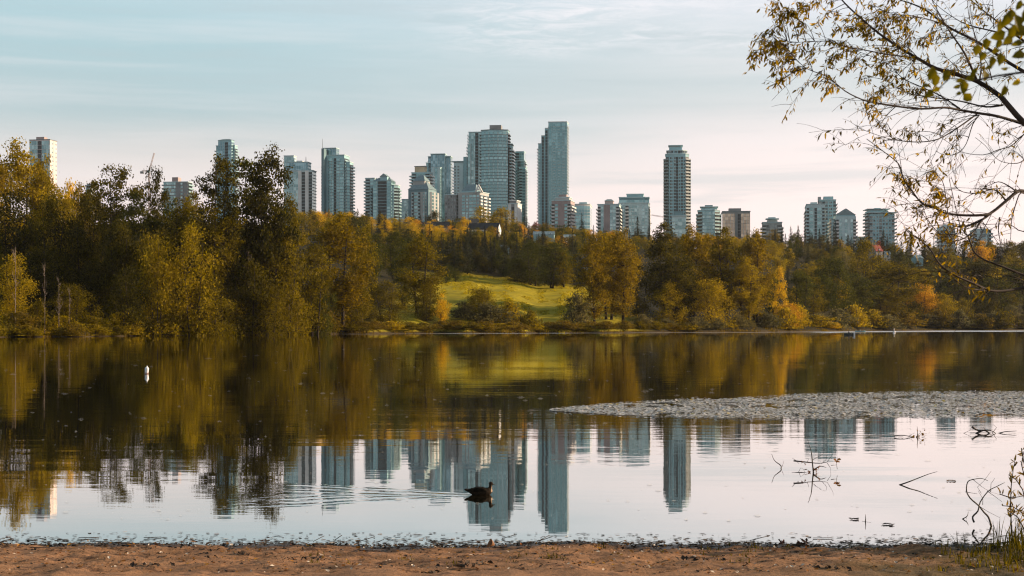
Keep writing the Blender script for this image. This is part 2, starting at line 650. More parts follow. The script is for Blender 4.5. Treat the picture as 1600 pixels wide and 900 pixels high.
# wisps of cirrus high in the middle
wisp = noise(nt, mapping(nt, tc.outputs['Generated'], (14, 14, 90), (0, 0, 0), (0, R(-4), 0)), 2.2, 7, .72, .6)
wm = noise(nt, mapping(nt, tc.outputs['Generated'], (3.2, 3.2, 20), (1.7, 0, .45), (0, R(-3), 0)), 1.0, 2)
hi = math_n(nt, 'MULTIPLY', math_n(nt, 'MULTIPLY', maprange(nt, zz, .166, .184), maprange(nt, zz, .215, .200)), math_n(nt, 'MULTIPLY', maprange(nt, sep.outputs[0], -.10, .06), maprange(nt, sep.outputs[0], .19, .15)))
wf = math_n(nt, 'MULTIPLY', math_n(nt, 'MULTIPLY', maprange(nt, wisp, .40, .66), maprange(nt, wm, .30, .55)), math_n(nt, 'MULTIPLY', hi, .85))
veil = mixrgb(nt, wf, veil, (.88, .84, .86))
veil10 = mixrgb(nt, 1.0, veil, (k, k, k), 'MULTIPLY')
nt.links.new(mixrgb(nt, .88, sky.outputs[0], veil10), bg.inputs[0])

# ------------------------------------------------------------------ terrain sheet of the far bank and the hill behind it
def ground_material():
    m, nt, out = newmat('bank_ground')
    geo = N(nt, 'ShaderNodeNewGeometry')
    pos = geo.outputs['Position']
    a = noise(nt, mapping(nt, pos, (.02, .035, .02)), 1.0, 5, .6)
    b = noise(nt, mapping(nt, pos, (.25, .5, .3)), 1.0, 5, .65)
    c = mixrgb(nt, maprange(nt, a, .35, .65), (.28, .235, .010), (.42, .33, .014))
    c = mixrgb(nt, maprange(nt, b, .45, .72, 0, .7), c, (.13, .105, .012))
    # scrub floor higher up the hill and the bare rim along the water
    sepz = N(nt, 'ShaderNodeSeparateXYZ')
    nt.links.new(pos, sepz.inputs[0])
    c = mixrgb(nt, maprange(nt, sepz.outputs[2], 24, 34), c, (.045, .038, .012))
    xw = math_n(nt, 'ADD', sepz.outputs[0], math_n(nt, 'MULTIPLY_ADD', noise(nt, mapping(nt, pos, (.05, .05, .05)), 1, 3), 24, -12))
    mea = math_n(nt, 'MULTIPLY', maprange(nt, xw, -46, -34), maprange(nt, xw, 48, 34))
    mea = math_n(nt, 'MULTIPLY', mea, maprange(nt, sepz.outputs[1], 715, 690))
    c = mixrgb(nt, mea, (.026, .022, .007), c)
    c = mixrgb(nt, maprange(nt, sepz.outputs[2], .9, .3), c, (.07, .05, .025))
    p = N(nt, 'ShaderNodeBsdfPrincipled')
    nt.links.new(c, p.inputs['Base Color'])
    setin(p, Roughness=.9)
    p.inputs['Specular IOR Level'].default_value = .1
    bp = N(nt, 'ShaderNodeBump')
    bp.inputs['Strength'].default_value = 1.0
    bp.inputs['Distance'].default_value = 1.6
    nt.links.new(noise(nt, mapping(nt, pos, (.16, .30, .2)), 1.0, 6, .65), bp.inputs['Height'])
    nt.links.new(bp.outputs[0], p.inputs['Normal'])
    nt.links.new(p.outputs[0], out.inputs[0])
    return m


def terrain():
    ts = [i / 130 * .75 for i in range(-130, 131)]
    mb_v, mb_f = [], []
    ss = [-30, -14, -6, -2, 0, 1.5, 3, 6, 10] + list(np.geomspace(14, 800, 70)) + [950, 1200, 1500, 1750]
    n = len(ss)
    for t in ts:
        y0 = shore_y(t)
        for s in ss:
            y = min(y0 + s, 2420)
            x = t * y
            mb_v.append((x, y, ground_z(x, y)))
    for i in range(len(ts) - 1):
        for j in range(n - 1):
            a = i * n + j
            mb_f.append((a, a + n, a + n + 1, a + 1))
    me = bpy.data.meshes.new('hill_ground')
    me.from_pydata(mb_v, [], mb_f)
    me.polygons.foreach_set('use_smooth', [True] * len(mb_f))
    me.materials.append(ground_material())
    o = link('hill_terrain', me)
    tag(o, kind='structure')


terrain()

# ------------------------------------------------------------------ lake
DUCK = at(752, 773, dist(773)); DUCK.z = 0


def water_material():
    m, nt, out = newmat('lake_water')
    geo = N(nt, 'ShaderNodeNewGeometry')
    pos = geo.outputs['Position']
    # long low swell, fine ripples with crests along X, in patches
    swell = noise(nt, mapping(nt, pos, (.16, .55, 1)), 1.0, 2, .5)
    rip = noise(nt, mapping(nt, pos, (.9, 2.6, 1), rot=(0, 0, R(4))), 1.0, 3, .55)
    patch = maprange(nt, noise(nt, mapping(nt, pos, (.035, .10, 1)), 1.0, 3, .5), .40, .66, .12, 1.0)
    sp = N(nt, 'ShaderNodeSeparateXYZ')
    nt.links.new(pos, sp.inputs[0])
    yy = sp.outputs[1]
    lee = maprange(nt, yy, 16.5, 24, .22, 1.0)
    hgt = math_n(nt, 'MULTIPLY', rip, math_n(nt, 'MULTIPLY', math_n(nt, 'MULTIPLY', patch, lee), .0040))
    hgt = math_n(nt, 'ADD', hgt, math_n(nt, 'MULTIPLY', math_n(nt, 'MULTIPLY', swell, lee), .0045))
    # rings and V wake spreading behind the swimming duck
    dx = math_n(nt, 'SUBTRACT', DUCK.x - .05, sp.outputs[0])
    dy = math_n(nt, 'SUBTRACT', yy, DUCK.y)
    ax = math_n(nt, 'ABSOLUTE', dy)
    ang = math_n(nt, 'SUBTRACT', ax, math_n(nt, 'MULTIPLY', dx, .55))
    wav = math_n(nt, 'SINE', math_n(nt, 'MULTIPLY', math_n(nt, 'ADD', ang, math_n(nt, 'MULTIPLY', dx, .15)), 22.0))
    msk = math_n(nt, 'MULTIPLY', maprange(nt, dx, -.1, .12), maprange(nt, dx, 3.4, .5))
    msk = math_n(nt, 'MULTIPLY', msk, maprange(nt, ang, .25, -.1))
    msk = math_n(nt, 'MULTIPLY', msk, maprange(nt, noise(nt, mapping(nt, pos, (2.2, 3.5, 1)), 1, 3, .6), .36, .62, .1, 1.0))
    wob = noise(nt, mapping(nt, pos, (1.4, 2.0, 1)), 1, 3, .6)
    wav = math_n(nt, 'SINE', math_n(nt, 'ADD', math_n(nt, 'MULTIPLY', math_n(nt, 'ADD', ang, math_n(nt, 'MULTIPLY', dx, .15)), 19.0), math_n(nt, 'MULTIPLY', wob, 9.0)))
    hgt = math_n(nt, 'ADD', hgt, math_n(nt, 'MULTIPLY', math_n(nt, 'MULTIPLY', wav, msk), .0017))
    at_ = N(nt, 'ShaderNodeAttribute', attribute_name='ruffle')
    ruf = at_.outputs['Fac']
    bp = N(nt, 'ShaderNodeBump')
    bp.inputs['Strength'].default_value = 1.0
    bp.inputs['Distance'].default_value = 1.0
    nt.links.new(hgt, bp.inputs['Height'])
    d = N(nt, 'ShaderNodeBsdfDiffuse')
    d.inputs[0].default_value = (.014, .011, .004, 1)
    g = N(nt, 'ShaderNodeBsdfGlossy')
    g.inputs[0].default_value = (.99, .985, .98, 1)
    nt.links.new(maprange(nt, ruf, 0, 1, .015, .33, False), g.inputs['Roughness'])
    nt.links.new(bp.outputs[0], g.inputs['Normal'])
    fr = N(nt, 'ShaderNodeFresnel')
    fr.inputs[0].default_value = 3.0
    f2 = maprange(nt, fr.outputs[0], 0, 1, .62, 1.0, False)
    mx = N(nt, 'ShaderNodeMixShader')
    nt.links.new(f2, mx.inputs[0])
    nt.links.new(d.outputs[0], mx.inputs[1])
    nt.links.new(g.outputs[0], mx.inputs[2])
    nt.links.new(mx.outputs[0], out.inputs[0])
    return m


def lake():
    ts = [i / 110 * .95 for i in range(-110, 111)]
    fr = [0, .02, .05, .1, .2, .35, .5, .7, .85, .9, .93, .95, .965, .975, .985, .995, 1.0, 1.02]
    V, F, A = [], [], []
    n = len(fr)
    for t in ts:
        y1 = shore_y(t)
        px = 800 + FPX * t
        for f in fr:
            y = 12.5 + (y1 + 8 - 12.5) * f
            V.append((t * y, y, 0))
            s = y1 - y          # metres off the far bank
            wdt = lerp_table([(0, 6), (500, 8), (560, 22), (1080, 30), (1260, 45), (1290, 120), (1700, 200)], px)
            A.append(smooth(wdt * 1.15, wdt * .6, s) * lerp_table([(480, 0), (560, .7), (800, .8), (1700, 1)], px))
    for i in range(len(ts) - 1):
        for j in range(n - 1):
            a = i * n + j
            F.append((a, a + n, a + n + 1, a + 1))
    me = bpy.data.meshes.new('lake')
    me.from_pydata(V, [], F)
    at_ = me.attributes.new('ruffle', 'FLOAT', 'POINT')
    at_.data.foreach_set('value', A)
    me.materials.append(water_material())
    tag(link('lake_water', me), kind='structure')


lake()

# ------------------------------------------------------------------ the apartment towers on the hill
def facade_glass(name, dark, light, pane=2.4, refl=.55, lit=.12):
    """window glass: panes of slightly different tone between thin frames"""
    m, nt, out = newmat(name)
    uv = N(nt, 'ShaderNodeUVMap')
    sp = N(nt, 'ShaderNodeSeparateXYZ')
    nt.links.new(uv.outputs[0], sp.inputs[0])
    oi = N(nt, 'ShaderNodeObjectInfo')
    u = math_n(nt, 'DIVIDE', sp.outputs[0], pane)
    cell = math_n(nt, 'FLOOR', u)
    wn = N(nt, 'ShaderNodeTexWhiteNoise', noise_dimensions='2D')
    cb = N(nt, 'ShaderNodeCombineXYZ')
    nt.links.new(cell, cb.inputs[0])
    nt.links.new(math_n(nt, 'MULTIPLY', oi.outputs['Random'], 97.0), cb.inputs[1])
    nt.links.new(cb.outputs[0], wn.inputs['Vector'])
    f = maprange(nt, wn.outputs[0], .25, 1.0, 0, 1)
    c = mixrgb(nt, f, dark, light)
    fr = math_n(nt, 'FRACT', u)
    edge = math_n(nt, 'GREATER_THAN', math_n(nt, 'ABSOLUTE', math_n(nt, 'SUBTRACT', fr, .5)), .44)
    c = mixrgb(nt, edge, c, (.30, .36, .36))
    p = N(nt, 'ShaderNodeBsdfPrincipled')
    nt.links.new(c, p.inputs['Base Color'])
    nt.links.new(maprange(nt, edge, 0, 1, refl, .1, False), p.inputs['Metallic'])
    setin(p, Roughness=.12)
    p.inputs['Specular IOR Level'].default_value = .6
    nt.links.new(p.outputs[0], out.inputs[0])
    return m


GL = {
    'teal': facade_glass('glass_teal', (.12, .25, .275), (.22, .40, .43), pane=3.4),
    'pale': facade_glass('glass_pale', (.14, .26, .28), (.32, .48, .50)),
    'blue': facade_glass('glass_blue', (.10, .20, .24), (.22, .37, .43), refl=.7),
    'dark': facade_glass('glass_dark', (.03, .045, .05), (.14, .19, .20)),
    'amber': facade_glass('glass_amber', (.30, .25, .19), (.46, .39, .30), refl=.6),
}
DARKGL = plain('balcony_recess', (.025, .042, .047), .35, var=.3, vscale=.3)  # balcony glass flush with the wall, recess shade put into its dark colour
WL = {
    'teal': plain('wall_tealgrey', (.28, .48, .52), .7, var=.08, vscale=.1),
    'pale': plain('wall_pale', (.46, .60, .62), .7, var=.08, vscale=.1),
    'white': plain('wall_white', (.68, .68, .65), .7, var=.06, vscale=.1),
    'beige': plain('wall_beige', (.38, .40, .39), .8, var=.1, vscale=.1),
    'brown': plain('wall_brown', (.24, .25, .25), .8, var=.1, vscale=.1),
    'tan': plain('wall_tan', (.55, .45, .30), .8, var=.1, vscale=.1),
    'navy': plain('wall_slate', (.13, .23, .26), .6, var=.1, vscale=.1),
    'peach': plain('wall_peach', (.60, .52, .50), .75, var=.08, vscale=.1),
    'pink': plain('wall_mauve', (.36, .29, .28), .8, var=.1, vscale=.1),
}
SLAB = {'l': plain('slab_pale', (.42, .55, .57), .6, var=.06), 'd': plain('slab_dark', (.16, .20, .21), .6, var=.06), 'w': plain('slab_white', (.66, .67, .65), .6, var=.06)}
RAIL = {'l': plain('rail_glass', (.30, .46, .48), .25, var=.1, spec=.7), 'w': plain('rail_white', (.62, .62, .6), .6, var=.06), 'd': plain('rail_dark', (.20, .25, .26), .4, var=.06)}
ROOFM = plain('roof_slate', (.13, .16, .17), .8, var=.15)
ROOFT = plain('roof_tealmetal', (.18, .26, .28), .5, var=.1)


def poly_of(cx, cy, w, d, ch, bow=0):
    x0, x1, y0, y1 = cx - w / 2, cx + w / 2, cy - d / 2, cy + d / 2
    if bow:                       # front bulges out as a shallow arc
        pts = []
        for i in range(7):
            t = i / 6
            pts.append((x0 + w * t, y0 - bow * math.sin(PI * t)))
        return pts + [(x1, y1), (x0, y1)]
    if ch:
        c = min(ch, w * .3, d * .3)
        return [(x0 + c, y0), (x1 - c, y0), (x1, y0 + c), (x1, y1), (x0, y1), (x0, y0 + c)]
    return [(x0, y0), (x1, y0), (x1, y1), (x0, y1)]


def bays_on(poly, pats, bw):
    """yield (P, tangent, normal, length, letter) for every bay on the sides that face the lake or the street ends"""
    n = len(poly)
    for i in range(n):
        P, Q = Vector(poly[i]).to_2d(), Vector(poly[(i + 1) % n]).to_2d()
        L = (Q - P).length
        if L < .5: continue
        t = (Q - P) / L
        nn = Vector((t.y, -t.x))
        if nn.y > .7: continue
        pat = pats['R'] if nn.x > .7 else pats['L'] if nn.x < -.7 else pats['F'] if nn.y < -.85 else pats.get('C', 'G')
        if len(pat) > 1 and nn.y < -.85 and len(poly) < 7 or nn.x > .7 or nn.x < -.7:
            k = len(pat)
            if L / k > bw * 1.7:
                rep = max(1, round(L / k / bw))
                pat = pat * rep if rep > 1 else pat
            k = len(pat)
        else:
            k = max(1, round(L / bw))
            pat = (pat * k)[:k]
        for j, ch in enumerate(pat):
            yield P + t * (L * j / k), t, nn, L / k, ch, j == 0, j == k - 1


def quad_uv(mb, P, t, nn, u0, u1, z0, z1, off, m):
    a = P + t * u0 + nn * off
    b = P + t * u1 + nn * off
    mb.face([(a.x, a.y, z0), (b.x, b.y, z0), (b.x, b.y, z1), (a.x, a.y, z1)], m, [(u0, z0), (u1, z0), (u1, z1), (u0, z1)])


def obox(mb, P, t, nn, u0, u1, v0, v1, z0, z1, m=0):
    c = [P + t * u0 + nn * v0, P + t * u1 + nn * v0, P + t * u1 + nn * v1, P + t * u0 + nn * v1]
    B = [(p.x, p.y, z0) for p in c]
    T = [(p.x, p.y, z1) for p in c]
    mb.face([B[0], B[3], B[2], B[1]][::-1], m); mb.face([T[0], T[3], T[2], T[1]], m)
    for i in range(4):
        j = (i + 1) % 4
        mb.face([B[i], T[i], T[j], B[j]], m)


N_TOWERS = []


def tower(name, label, Y, theta, vols, fh=3.0, zvis=372, cat='apartment tower', group=None):
    """vols: dicts with px extents x0,x1, top row yt, share of the width that shows the right side r, depth offset dy,
    F/R/L facade patterns, wall, glass, slab, rail, ch chamfer, bow, floors False for plain blocks, roof"""
    th = R(theta)
    v0 = vols[0]
    pc = (v0['x0'] + v0['x1']) / 2
    X0 = (pc - 800) / FPX * Y
    zb = ground_z(X0, Y) - 3
    root = empty(name, (X0, Y, zb), -th, label, cat, group)
    rot = Matrix.Rotation(th, 2)
    zvisb = CAM_H + (HOR - zvis) / FPX * Y - zb
    built = []
    for v in vols:
        Yv = Y + v.get('dy', 0)
        c = (v['x0'] + v['x1']) / 2
        e = th - math.atan((c - 800) / FPX)
        W = (v['x1'] - v['x0']) / FPX * Yv
        ea = max(.06, abs(e))
        r = v.get('r')
        d = v.get('d')
        if d is None:
            d = 20.0 if r is None else min(42, max(7, r * W / math.sin(ea)))
        wdt = max(2.5, (W - d * math.sin(ea)) / math.cos(ea))
        off = rot @ Vector(((c - 800) / FPX * Yv - X0, Yv - Y))
        zt = CAM_H + (HOR - v['yt']) / FPX * (Yv - d * .45) - zb
        poly = poly_of(off.x, off.y, wdt, d, v.get('ch', 0), v.get('bow', 0))
        built.append((v, poly, zt, off, wdt, d))
    # walls, roofs, parapets
    for v, poly, zt, off, wdt, d in built:
        wm = WL[v.get('wall', 'teal')]
        body = MB()
        zlow = 0 if v.get('zlow') is None else CAM_H + (HOR - v['zlow']) / FPX * Y - zb
        body.prism(poly, zlow, zt)
        nm = 'wall' if v.get('floors', True) else v.get('part', 'penthouse')
        body.build(nm, wm, root)
        roof = v.get('roof', 'flat' if v.get('floors', True) else None)
        if roof == 'flat':
            rf = MB()
            big = poly_of(off.x, off.y, wdt + .8, d + .8, v.get('ch', 0) and v['ch'] + .3, v.get('bow', 0))
            rf.prism(big, zt + .004, zt + .7)
            rf.build('roof', SLAB[v.get('slab', 'l')], root)
        elif roof == 'over':
            rf = MB()
            rf.prism(poly_of(off.x, off.y, wdt + v.get('ov', 3.5), d + 3.5, 0), zt + .9, zt + 1.5)
            rf.prism(poly_of(off.x, off.y, wdt * .8, d * .8, 0), zt + .004, zt + .9)
            rf.build('roof', SLAB[v.get('slab', 'l')], root)
        elif roof in ('pyramid', 'hip', 'gable'):
            rf = MB()
            hr = v.get('rh', 6)
            x0, x1, y0, y1 = off.x - wdt / 2 - .5, off.x + wdt / 2 + .5, off.y - d / 2 - .5, off.y + d / 2 + .5
            z = zt + .004
            if roof == 'pyramid':
                rf.cone_roof([(x0, y0), (x1, y0), (x1, y1), (x0, y1)], z, (off.x, off.y, z + hr))
            elif roof == 'hip':
                k = v.get('hipk', .3) * wdt
                a, b = (x0 + k, off.y, z + hr), (x1 - k, off.y, z + hr)
                rf.face([(x0, y0, z), (x1, y0, z), b, a]); rf.face([(x1, y1, z), (x0, y1, z), a, b])
                rf.face([(x1, y0, z), (x1, y1, z), b]); rf.face([(x0, y1, z), (x0, y0, z), a])
                rf.face([(x0, y1, z), (x1, y1, z), (x1, y0, z), (x0, y0, z)])
            else:                                  # gable towards the lake
                a, b = (off.x, y0, z + hr), (off.x, y1, z + hr)
                rf.face([(x0, y0, z), (x1, y0, z), a]); rf.face([(x1, y1, z), (x0, y1, z), b])
                rf.face([(x1, y0, z), (x1, y1, z), b, a]); rf.face([(x0, y1, z), (x0, y0, z), a, b])
                rf.face([(x0, y1, z), (x1, y1, z), (x1, y0, z), (x0, y0, z)])
            rf.build('roof', v.get('rmat') or ROOFT, root)
        # piers as separate uprights
        if v.get('floors', True):
            for P, t, nn, L, ch, first, last in bays_on(poly, pats_of(v), v.get('bw', 3.6)):
                if ch == 'P' or ch == 'w':
                    pm = MB()
                    obox(pm, P, t, nn, L * .02, L * .98, -.2, .45 if ch == 'P' else .12, 0, zt - .02)
                    pm.build('pier', WL[v.get('pier', v.get('wall', 'teal'))], root)
    # floors: one window band and one row of balconies per storey
    fl = [b for b in built if b[0].get('floors', True)]
    if fl:
        ztop = max(b[2] for b in fl)
        n0 = max(0, int(zvisb / fh) - 1)
        runs = []                                   # (volume, letter, stretch of wall)
        for v, poly, zt, off, wdt, d in fl:
            cur = None
            for P, t, nn, L, ch, first, last in bays_on(poly, pats_of(v), v.get('bw', 3.6)):
                if ch in 'Pw':
                    cur = None
                    continue
                if cur is not None and cur[1] == ch and cur[2][-1][2].dot(nn) > .75:
                    if cur[2][-1][2].dot(nn) > .9999:
                        q = cur[2][-1]
                        cur[2][-1] = (q[0], q[1], q[2], q[3] + L, q[4], last)
                    else:
                        cur[2].append((P, t, nn, L, first, last))
                else:
                    cur = (v, ch, [(P, t, nn, L, first, last)], zt, [])
                    runs.append(cur)
        jobs = {'window': [], 'balcony': []}
        for v, ch, segs, zt, _ in runs:
            wmb, bmb = MB(), MB()
            bd = v.get('bd', 1.4)
            n = len(segs)
            for i, (P, t, nn, L, first, last) in enumerate(segs):
                i0 = .08 if i == 0 else 0
                i1 = L - .08 if i == n - 1 else L
                if ch == 'G': quad_uv(wmb, P, t, nn, i0, i1, .75, fh - .12, .04, 0)
                elif ch == 'C': quad_uv(wmb, P, t, nn, i0, i1, .22, fh - .05, .04, 0)
                elif ch == 'S':
                    quad_uv(wmb, P, t, nn, i0, i1, .5, fh - .3, .04, 0)
                    obox(bmb, P, t, nn, 0, L, -.1, .75, -.14, .14, 0)
                elif ch == 'W':
                    k = max(1, round(L / v.get('bw', 3.6)))
                    for j in range(k):
                        c0 = L * j / k
                        for u0, u1, mi in ((0, .22, 2), (.22, .78, 0), (.78, 1, 2)):
                            quad_uv(wmb, P, t, nn, c0 + u0 * L / k, c0 + u1 * L / k, .9, 2.45, .04, mi)
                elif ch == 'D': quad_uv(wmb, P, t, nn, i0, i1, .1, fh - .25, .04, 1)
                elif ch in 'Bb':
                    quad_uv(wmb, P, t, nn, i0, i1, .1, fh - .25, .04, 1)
                    e0 = -.9 if (first and ch == 'b') else 0
                    e1 = L + .9 if (last and ch == 'b') else L
                    prof = [(-.1, -.13), (bd, -.13), (bd, 1.12), (bd - .1, 1.12), (bd - .1, .13), (-.1, .13)]
                    A = [P + t * e0 + nn * q[0] for q in prof]
                    B = [P + t * e1 + nn * q[0] for q in prof]
                    for q in range(6):
                        r2 = (q + 1) % 6
                        bmb.face([(A[q].x, A[q].y, prof[q][1]), (A[r2].x, A[r2].y, prof[r2][1]), (B[r2].x, B[r2].y, prof[r2][1]), (B[q].x, B[q].y, prof[q][1])][::-1], 1 if q in (1, 2, 3) else 0)
                    for E in (A, B):
                        bmb.face([(E[q].x, E[q].y, prof[q][1]) for q in range(6)], 0)
            mats_w = [GL[v.get('glass', 'teal')], DARKGL, WL[v.get('wall', 'teal')]]
            mats_b = [SLAB[v.get('slab', 'l')], RAIL[v.get('rail', 'l')]]
            for nm_, mb_, mats_ in (('window', wmb, mats_w), ('balcony', bmb, mats_b)):
                if not mb_.f: continue
                me = mb_.mesh(nm_, mats_)
                bm = bmesh.new(); bm.from_mesh(me)
                bmesh.ops.remove_doubles(bm, verts=bm.verts, dist=.09)
                bm.to_mesh(me); bm.free()
                front = segs[0][2].y < -.7
                for k in range(n0, int(zt / fh) + 1):
                    if k * fh + fh <= zt + .3:
                        jobs[nm_].append((0 if front else 1, -k, len(jobs[nm_]), me, mb_, mats_))
        for nm_, J in jobs.items():
            J.sort(key=lambda q: q[:3])
            for q in J[:100]:
                o = link(nm_, q[3], root); o.location = (0, 0, -q[1] * fh)
            rest = {}
            for q in J[100:]:                      # past the hundred that show largest: one part
                rest.setdefault(tuple(m.name for m in q[5]), []).append(q)
            if rest:
                mb = MB(); ms = []
                for key, L_ in rest.items():
                    base = len(ms); ms += L_[0][5]
                    for q in L_:
                        n_ = len(mb.v)
                        mb.v += [(p[0], p[1], p[2] - q[1] * fh) for p in q[4].v]
                        mb.f += [tuple(i + n_ for i in f) for f in q[4].f]
                        mb.m += [m + base for m in q[4].m]
                        mb.uv += q[4].uv; mb.sm += q[4].sm
                o = mb.build('further_' + ('windows' if nm_ == 'window' else 'balconies'), ms, root)
                o['kind'] = 'stuff'
    N_TOWERS.append((label, pc))
    return root, zb


def pats_of(v):
    return {'F': v.get('F', 'GGGG'), 'R': v.get('R', 'GB'), 'L': v.get('L', v.get('R', 'GB')), 'C': v.get('C', 'G')}


def add_mast(root, px, ytop, ybot, Y, r=.35, mat=None):
    p0, p1 = at(px, ybot, Y), at(px, ytop, Y)
    Mi = root.matrix_world.inverted()
    bpy.context.view_layer.update()
    Mi = root.matrix_world.inverted()
    mb = MB()
    mb.tube([Mi @ p0, Mi @ p1], [r, r * .5], 5)
    mb.build('antenna', mat or SLAB['d'], root)


V = dict
AT = 'apartment_tower'
tower(AT, 'blue glass tower with a sunlit peach end wall above the far left trees', 1500, 10, [
    V(x0=47, x1=88, yt=219, r=.26, F='CCDCC', R='wWwW', wall='peach', glass='pale', bd=1.0, slab='d'),
    V(x0=57, x1=74, yt=214, r=.3, floors=False, wall='pink'),
], fh=4.2, zvis=300)
tower(AT, 'glass tower mostly hidden behind the top of the tall dark cottonwood', 1560, 14, [
    V(x0=338, x1=371, yt=228, r=.12, F='CCDC', R='bb', glass='pale', wall='teal', dy=4),
    V(x0=341, x1=366, yt=219, r=.1, F='CCDC', R='G', glass='blue', wall='teal', roof='hip', rh=1.5),
], zvis=320)
tower(AT, 'low brown block with a lift box on its roof beside the thin lacy tree', 1350, 8, [
    V(x0=256, x1=300, yt=285, r=.16, F='GGGwWw', R='bb', wall='brown', glass='pale', bw=3.5),
    V(x0=269, x1=283, yt=277, r=.35, floors=False, wall='pink'),
], zvis=330)
tower(AT, 'sliver of a grey flat roofed block peeping over the trees far left', 1400, 8, [
    V(x0=134, x1=147, yt=290, r=.1, F='GWGW', R='W', wall='beige'),
    V(x0=137, x1=144, yt=287, r=.1, floors=False, wall='brown'),
], zvis=310)
r_, _ = tower(AT, 'stepped pale glass tower half hidden behind the tall dark cottonwood', 1480, 9, [
    V(x0=444, x1=494, yt=267, r=.13, F='CCCCPDPD', R='SS', glass='pale', wall='pale', pier='white'),
    V(x0=448, x1=486, yt=254, r=.1, F='CCCC', R='W', glass='blue', wall='teal', d=12, dy=3),
    V(x0=444, x1=463, yt=244, r=.15, F='CC', R='W', glass='pale', wall='pale', d=9, dy=5),
    V(x0=463, x1=475, yt=251, r=.1, floors=False, wall='white', d=8, dy=6),
], zvis=345)
add_mast(r_, 478, 245, 256, 1484, .5)
r_, _ = tower(AT, 'teal balcony tower with a thin antenna on its square left shoulder', 1480, 12, [
    V(x0=505, x1=552, yt=254, r=.12, F='BPSSDSSS', R='bb', glass='teal', wall='teal', bd=1.6),
    V(x0=505, x1=546, yt=243, r=.08, F='BPSSDSSS', R='b', glass='teal', wall='teal', d=16, dy=1),
    V(x0=503.5, x1=509, yt=232, d=8, floors=False, part='corner_tower', wall='navy', dy=-9),
    V(x0=505, x1=530, yt=232, d=10, F='CCC', R='G', wall='navy', glass='blue', dy=2),
], zvis=350)
add_mast(r_, 504, 217, 236, 1475, .3)
tower(AT, 'pale tower with stepped hipped roof, leftmost in the middle cluster', 1450, 12, [
    V(x0=578, x1=625, yt=290, r=.1, F='GBwGGwBG', R='bb', glass='pale', wall='teal', pier='pale', bd=1.3, ch=4, bw=3.2),
    V(x0=571, x1=592, yt=279, r=.1, F='bG', R='G', L='b', glass='teal', wall='pale', d=14, dy=12),
    V(x0=583, x1=618, yt=283, d=14, F='GDDG', R='G', wall='teal', roof='hip', rh=4, hipk=.25),
    V(x0=594, x1=609, yt=276, d=9, floors=False, wall='teal', roof='gable', rh=3, dy=-2),
], zvis=355)
tower(AT, 'small pale glass block squeezed between two peaked towers', 1560, 10, [
    V(x0=617, x1=641, yt=317, r=.1, F='GGG', R='G', glass='pale', wall='pale'),
    V(x0=628, x1=640, yt=312, d=9, F='GG', R='G', glass='pale', wall='pale'),
], zvis=355)
tower(AT, 'grey tower with slate shoulders and a bright sunlit right flank', 1400, 24, [
    V(x0=636, x1=686, yt=300, r=.30, F='BGGBwW', R='GwGw', glass='teal', wall='beige', bd=1.2, slab='d', ch=5, C='w', roof=None),
    V(x0=638, x1=682, yt=296, d=16, floors=False, part='roof', wall='navy', roof='hip', rh=9, hipk=.36),
    V(x0=645, x1=672, yt=283, d=11, floors=False, wall='beige', roof='hip', rh=6, hipk=.35, dy=2),
], fh=3.1, zvis=355)
tower(AT, 'terraced tower with a tan crown behind the sunlit grey tower', 1500, 14, [
    V(x0=643, x1=676, yt=270, r=.15, F='bSSb', R='b', glass='teal', wall='teal', bd=2.0),
    V(x0=648, x1=667, yt=260.5, r=.2, floors=False, wall='tan', roof='flat', slab='d'),
], zvis=330)
tower(AT, 'dark blue glass slab tower with flat top in the middle cluster', 1600, 8, [
    V(x0=669, x1=707, yt=245, r=.08, F='CCCCCC', R='S', glass='blue', wall='navy'),
    V(x0=673, x1=698, yt=241, d=10, F='CCC', R='C', glass='blue', wall='navy', dy=-4),
    V(x0=666, x1=673, yt=255, d=12, F='C', R='C', L='b', glass='teal', wall='teal', dy=-5),
    V(x0=675, x1=690, yt=262, d=8, F='PCP', R='C', glass='teal', wall='teal', pier='pale', dy=-13),
], zvis=355)
tower(AT, 'pale tower with wide overhanging roof left of the tallest cluster', 1520, 9, [
    V(x0=709, x1=752, yt=254, r=.10, F='WWwDwWWD', R='BB', glass='dark', wall='pale', roof='over', slab='l', bw=3),
    V(x0=724, x1=739, yt=245, d=10, floors=False, wall='teal', dy=-7),
    V(x0=739, x1=750, yt=249, d=8, F='D', R='D', wall='teal', roof='over', ov=3),
], zvis=340)
r_, _ = tower(AT, 'brick grey block with an A-shaped sunlit gable and glowing right side', 1330, 22, [
    V(x0=695, x1=718, yt=305, r=.08, F='WWWW', R='W', glass='dark', wall='brown', dy=-2, bw=2.8),
    V(x0=716, x1=764, yt=301, r=.30, F='wGWGGW', R='bSb', glass='teal', wall='beige', bd=1.3, rail='w', bw=3),
    V(x0=722, x1=752, yt=298, d=13, floors=False, wall='teal', roof='hip', rh=6, hipk=.2),
], fh=2.9, zvis=362)
bpy.context.view_layer.update()
_mi = r_.matrix_world.inverted()
_g = MB()
for _a, _b in (((742, 303), (747.5, 288.5)), ((747.5, 288.5), (754, 301)), ((744.5, 296), (751, 296))):
    _g.tube([_mi @ at(*_a, 1318), _mi @ at(*_b, 1318)], .75, 5)
_g.build('gable_frame', WL['white'], r_)
